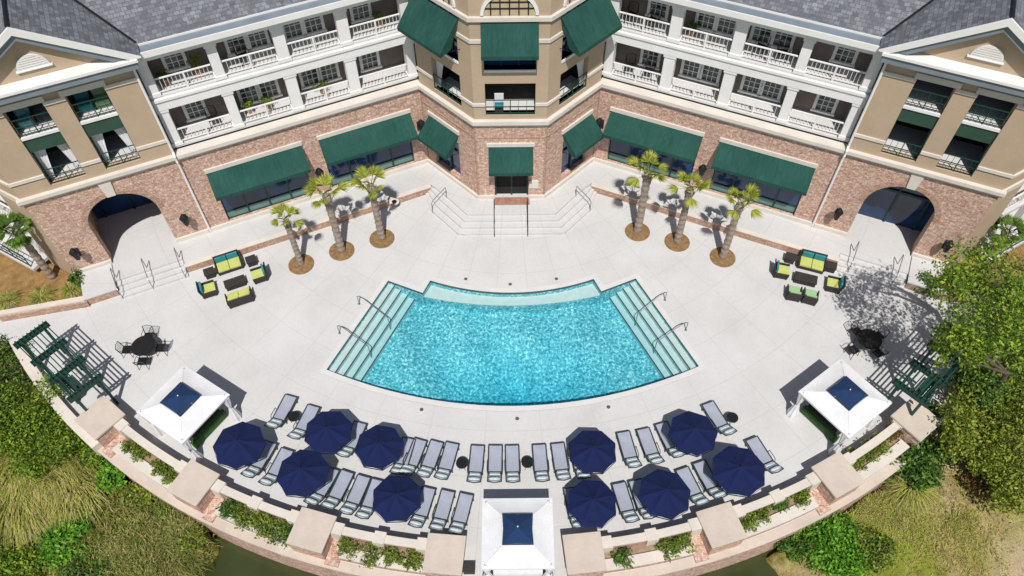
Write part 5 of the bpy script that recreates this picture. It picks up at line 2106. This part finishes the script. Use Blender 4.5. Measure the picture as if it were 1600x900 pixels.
seats_ = [(TR, 11.2, Z2, 'left of the lower right balcony beside the bay'), (TR, 12.3, Z2, 'right of the lower right balcony beside the bay'),
          (TR, 11.4, Z3, 'on the top right balcony beside the bay'), (TR, 12.6, Z3, 'on the top right balcony, close to the bay post'),
          (TR, 4.6, Z3, 'right one on the third top balcony of the right wing'), (TR, 5.7, Z3, 'left one on the third top balcony of the right wing'),
          (TL, 2.4, Z2, 'on the lowest left balcony next to the pavilion'), (TL, 4.9, Z3, 'on the second top balcony of the left wing')]
for k, (TT, s, z, txt) in enumerate(seats_):
    p = TT((s, -1.1, z))
    o = place(wc, k == 0, p, math.pi + (0.42 if TT is TL else -0.42) + 0.25 * math.sin(k * 2.1), 1.05, f'dark wire chair {txt}')
    o['group'] = 'chairs on the balconies'
p = bay_front()((1.35, -0.35, 6.955))
t = thing('lounge_chair', 'small dark teal chair with white cushion standing in the middle bay opening', 'chair', p)
for nm, bx, mt in (('seat', (-0.24, 0.24, -0.2, 0.22, 0.38, 0.46), M_TEAL), ('backrest', (-0.24, 0.24, 0.16, 0.24, 0.46, 1.0), M_CANVAS), ('base', (-0.22, 0.22, -0.18, 0.2, 0.0, 0.38), M_WICKER)):
    m = MB(lambda q: (p[0] + q[0], p[1] + q[1], p[2] + q[2]))
    m.box(*bx)
    m.build(nm, mt, t)
for k, (s, z, mt, txt) in enumerate([(-5.6, Z3, M_AQUA, 'teal armchair in the upper left opening of the left pavilion'), (-2.9, Z3, M_TEAL, 'teal armchair left in the upper right opening of the left pavilion'),
                                     (-2.1, Z3, M_MINT, 'green armchair right in the upper right opening of the left pavilion')]):
    p = TL((s, -0.95, 10.0))
    t = thing('loggia_armchair', txt, 'armchair', p, 'armchairs in the left pavilion')
    ca, sa = math.cos(R_(24)), math.sin(R_(24))
    Q = lambda q: (p[0] + q[0] * ca - q[1] * sa, p[1] + q[0] * sa + q[1] * ca, p[2] + q[2])
    MB(Q).box(-0.33, 0.33, -0.3, 0.3, 0.08, 0.42).build('seat_cushion', mt, t, bevel=0.04)
    MB(Q).box(-0.33, 0.33, 0.22, 0.34, 0.43, 0.85).build('backrest', mt, t, bevel=0.03)
    for sx in (-1, 1):
        MB(Q).box(sx * 0.38 - 0.045, sx * 0.38 + 0.045, -0.3, 0.3, 0.06, 0.6).build('armrest', M_WICKER, t)

# ------------------------------------------------------------------ planting round the ends of the hotel
for side in (-1, 1):
    T = wing(side)
    m = MB(T)
    m.prism([(-7.3, 1.85), (-11.6, 0.9), (-18.0, 2.2), (-22.0, -2.0), (-14.5, -9.0), (-7.6, 0.1)], -0.3, 0.16)
    structure(m.build('pine_straw_bed', M_PINE))
    t = thing('bed_wall', f'low brick wall edging the planting bed at the {"left" if side < 0 else "right"} end of the hotel', 'wall', T((-9.4, 2.0, 0)))
    m = MB(T)
    m.prism([(-7.3, 1.85), (-11.8, 0.95), (-11.8, 1.3), (-7.3, 2.25)], 0, 0.42)
    m.build('brick_face', M_BRICKD, t)
    m = MB(T)
    m.prism([(-7.42, 1.80), (-11.85, 0.90), (-11.85, 1.20), (-7.42, 2.14)], 0.42, 0.52)
    m.build('coping', M_CREAM, t)
TL = wing(-1)
for k, (s, d, r, txt) in enumerate([(-9.6, 0.75, 0.75, 'large tuft in pine straw below the left palm'), (-8.0, 0.9, 0.55, 'tuft at the right corner of the pine straw bed at the left'), (-11.3, 0.2, 0.6, 'tuft at the far left of the pine straw bed')]):
    p = TL((s, d, 0.15))
    grass_clump('ornamental_grass', f'ornamental grass, {txt}', p, r, 0.75, 520, (('blade', F_GRASS), ('dry_blade', F_STRAW)), 40 + k, 'ornamental grasses at the left end')
p = TL((-7.55, 0.6, 0.15))
shrub('corner_shrub', 'dark shrub against the left pavilion corner', 'shrub', p, 0.45, 0.9, F_DARK, 500, 0.08, 55)
TRr = wing(1)
for k, (s, d, r, h, mt, txt) in enumerate([(-6.9, 1.9, 0.75, 0.9, F_DARK, 'dark green shrub at the foot of the right pavilion, left one'), (-8.0, 1.4, 0.8, 1.0, F_RUST, 'russet tipped shrub at the foot of the right pavilion'),
                                           (-9.0, 0.4, 0.8, 1.1, F_RUST, 'russet shrub in the shade behind the right pavilion corner'), (-10.2, 1.2, 0.9, 1.1, F_DARK, 'dark shrub further right along the right end bed')]):
    shrub('corner_shrub', txt, 'shrub', TRr((s, d, 0.1)), r, h, mt, 900, 0.08, 60 + k, 'shrubs at the right end of the hotel')

# ---- the big trees on the right
OAKS = 'trees at the right end of the deck'
BUSHY = 'bushy trees right of the garden wall'
tree('oak_tree', 'tallest bright green tree, casting speckled shade on the right end of the deck', 'tree', (23.2, 21.4, -0.9), 11.2, 1.95, F_OAK, 7000, 0.085, 11, OAKS, 13, 0.20, 0.36, spread=0.95, lean=(-2.7, -1.7))
tree('oak_tree', 'bright green tree tip leaning over the right pergola', 'tree', (22.9, 18.6, -0.9), 7.9, 0.85, F_OAK, 2400, 0.075, 12, OAKS, 7, 0.14, 0.34, spread=0.9, lean=(-3.1, 0.4))
tree('oak_tree', 'darker green tree at the right edge behind the pergola', 'tree', (25.9, 21.6, -1.0), 6.2, 2.6, F_DARK, 11000, 0.09, 13, OAKS, 9, 0.18, 0.72, spread=0.72)
tree('bushy_tree', 'olive tinged bushy tree at the right edge below the pergola', 'tree', (25.0, 18.0, -1.1), 4.9, 2.5, F_OLIVE, 12000, 0.08, 14, BUSHY, 10, 0.15, 0.8, spread=0.78)
tree('bushy_tree', 'dark green bushy tree squeezed between the right pergola and the olive trees', 'tree', (23.4, 19.4, -1.1), 4.2, 1.5, F_DARK, 5500, 0.085, 26, BUSHY, 8, 0.14, 0.8, spread=0.75)
tree('bushy_tree', 'yellow olive bushy tree right of the right canopy, closest to the wall', 'tree', (22.0, 16.8, -1.1), 3.5, 1.65, F_OLIVE, 8500, 0.075, 15, BUSHY, 9, 0.13, 0.85, spread=0.75)
tree('bushy_tree', 'yellow olive bushy tree at the lower right edge', 'tree', (23.9, 14.6, -1.1), 3.8, 1.9, F_OLIVE, 9500, 0.075, 16, BUSHY, 10, 0.13, 0.85, spread=0.78)
shrub('wild_shrub', 'dark green shrub hugging the outside of the garden wall below the right canopy', 'shrub', (19.4, 16.0, -1.2), 1.35, 2.0, F_DARK, 4200, 0.10, 17, 'wild shrubs by the water', 6)
shrub('wild_shrub', 'dark green shrub between the wall and the olive bushes at the right', 'shrub', (20.7, 17.6, -1.2), 1.4, 2.3, F_DARK, 4200, 0.10, 18, 'wild shrubs by the water', 6)
shrub('wild_shrub', 'vivid light green shrub at the water edge, bottom right', 'shrub', (14.9, 11.9, -1.4), 1.55, 1.3, F_BRIGHT, 5200, 0.085, 19, 'wild shrubs by the water', 6)
shrub('wild_shrub', 'small dull shrub between the water and the vivid green one', 'shrub', (13.2, 13.2, -1.6), 0.8, 0.9, F_OLIVE, 1500, 0.08, 20, 'wild shrubs by the water', 5)
shrub('wild_shrub', 'russet brown bush under the olive trees at the right edge', 'shrub', (22.6, 15.2, -1.2), 0.9, 1.3, F_RUST, 2600, 0.07, 27, 'wild shrubs by the water', 7)
grass_clump('fountain_grass', 'dry fan of straw coloured grass on the lawn at the right', (19.2, 15.1, -1.15), 1.35, 1.1, 900, (('blade', F_STRAW), ('green_blade', F_GRASS)), 21, 'fountain grasses outside the wall', 0.04, 0.25)

# ---- undergrowth on the left
tree('evergreen_tree', 'dense green tree outside the left pergola, nearest the wall', 'tree', (-24.7, 18.9, -1.2), 2.2, 1.5, F_OAK, 9000, 0.07, 22, 'evergreens outside the left pergola', 11, 0.12, 0.9, spread=0.9)
tree('evergreen_tree', 'dark dense tree at the left edge outside the pergola', 'tree', (-27.3, 21.0, -1.2), 2.4, 1.9, F_DARK, 11000, 0.07, 23, 'evergreens outside the left pergola', 11, 0.12, 0.9, spread=0.9)
tree('evergreen_tree', 'green tree left of the first pier below the pergola', 'tree', (-22.9, 17.3, -1.2), 1.9, 1.3, F_OAK, 8000, 0.065, 24, 'evergreens outside the left pergola', 11, 0.12, 0.9, spread=0.95)
tree('evergreen_tree', 'shadowy dark tree at the left edge above the pampas grass', 'tree', (-26.7, 18.5, -1.3), 2.0, 1.5, F_DARK, 8000, 0.07, 25, 'evergreens outside the left pergola', 11, 0.12, 0.9, spread=0.9)
for k, (x, y, r, n, txt) in enumerate([(-24.3, 16.6, 1.3, 1500, 'big one at the left edge'), (-22.6, 16.0, 1.2, 1400, 'big one left of the second pier'), (-25.6, 15.4, 1.2, 1200, 'lowest one at the left edge'),
                                       (-23.6, 14.9, 1.1, 1100, 'middle one of the lower pampas tufts'), (-21.3, 15.5, 0.9, 900, 'small one closest to the garden wall')]):
    grass_clump('pampas_grass', f'arching straw and green pampas tuft, {txt}', (x, y, -1.2), r * 1.25, 1.75, int(n * 1.9), (('blade', F_STRAW), ('green_blade', F_GRASS)), 70 + k, 'pampas tufts outside the left wall', 0.035, 1.0, wind=(0.35, -0.75))
for k, (x, y, r, h, mt, txt) in enumerate([(-19.6, 16.0, 0.85, 1.1, F_BRIGHT, 'bright green shrub against the outside of the wall left of the second pier'), (-17.9, 14.9, 0.8, 0.8, F_OLIVE, 'olive shrub outside the wall below the second pier'),
                                           (-21.0, 12.6, 1.3, 1.0, F_BRIGHT, 'green shrub in the marsh at the bottom left')]):
    shrub('wild_shrub', txt, 'shrub', (x, y, -1.3), r, h, mt, 2600, 0.085, 80 + k, 'wild shrubs by the water', 6)


for k, (x, y, r, h, mt, txt) in enumerate([(-24.8, 12.2, 1.5, 1.1, F_SHRUB, 'yellow green low shrub near the bottom left corner'), (-22.6, 11.2, 1.2, 1.0, F_OAK, 'green shrub at the bottom edge right of the corner shrub'),
                                           (-19.2, 11.3, 1.2, 1.0, F_DARK, 'dark shrub at the bottom edge among the reeds'), (-20.4, 14.4, 0.8, 0.8, F_SHRUB, 'yellow green shrub between pampas and reeds'),
                                           (-20.9, 16.9, 0.8, 1.0, F_OAK, 'green shrub against the wall below the first pier'), (-16.8, 14.3, 0.55, 0.6, F_SHRUB, 'small yellow green shrub below the second pier ledge'),
                                           (16.5, 12.0, 0.9, 0.8, F_SHRUB, 'yellow green shrub right of the vivid one'), (-14.9, 12.7, 0.6, 0.9, F_OLIVE, 'olive bush at the tip of the left bank'), (12.9, 12.2, 0.6, 0.8, F_DARK, 'dark bush at the tip of the right bank'), (-18.2, 13.0, 1.0, 0.9, F_OLIVE, 'olive bush in the middle of the left reeds')]):
    shrub('bank_shrub', txt, 'shrub', (x, y, -1.3), r, h, mt, 2800, 0.08, 180 + k, 'low shrubs on the banks', 7)


def mass(name, label, cat, pts, L, r, n, mats, seed, w=0.03):
    """many blades over an area nobody could count: one object"""
    rs = np.random.default_rng(seed)
    for nm, mt in mats:
        m = MB()
        for (x, y, q) in pts:
            k = n // len(pts) // len(mats)
            for _ in range(k):
                a, d = rs.random() * 6.283, q * min(1.5, abs(rs.normal()) * 0.68)
                bx, by = x + d * math.cos(a), y + d * math.sin(a)
                bz = float(ground_h(bx, by))
                if bz < -2.15 or math.hypot(bx, by - CY) < 33.8:
                    continue
                blades(m, (bx, by, bz - 0.05), r, L * (0.7 + 0.6 * rs.random()), 2, rs, w, 0.8, 0.72, 0.08)
        o = m.build(nm, mt, raw=True)
        o['kind'] = 'stuff'
        o['label'] = label[nm]
        o['category'] = cat


mass('reeds', {'reeds': 'dark green reeds thick along the left bank of the dark water', 'dry_reeds': 'straw coloured dry stalks among the left bank reeds', 'green_reeds': 'brighter green shoots among the left bank reeds'}, 'reeds',
     [(-16.6, 12.6, 1.7), (-17.6, 13.6, 1.5), (-18.6, 12.2, 1.8), (-16.3, 11.0, 1.6), (-15.7, 12.9, 0.9), (-15.3, 11.6, 0.9), (-15.1, 10.7, 0.9)], 1.15, 0.5, 13000, (('reeds', F_REED), ('dry_reeds', F_STRAW), ('green_reeds', F_SHRUB)), 31, 0.04)
mass('meadow_grass', {'meadow_grass': 'yellow green meadow grass covering the ground outside the garden wall', 'straw_grass': 'dry straw grass scattered through the meadow'}, 'grass',
     [(-22, 13.5, 3.5), (-25, 13, 3.5), (-20.0, 13.5, 2.4), (-24.5, 17.5, 3.0), (16.8, 13.6, 2.0), (18.5, 13.4, 2.4), (16.9, 14.6, 1.2), (21.0, 13.0, 2.2)], 0.34, 0.22, 11000, (('meadow_grass', F_GRASS), ('straw_grass', F_STRAW)), 32, 0.035)
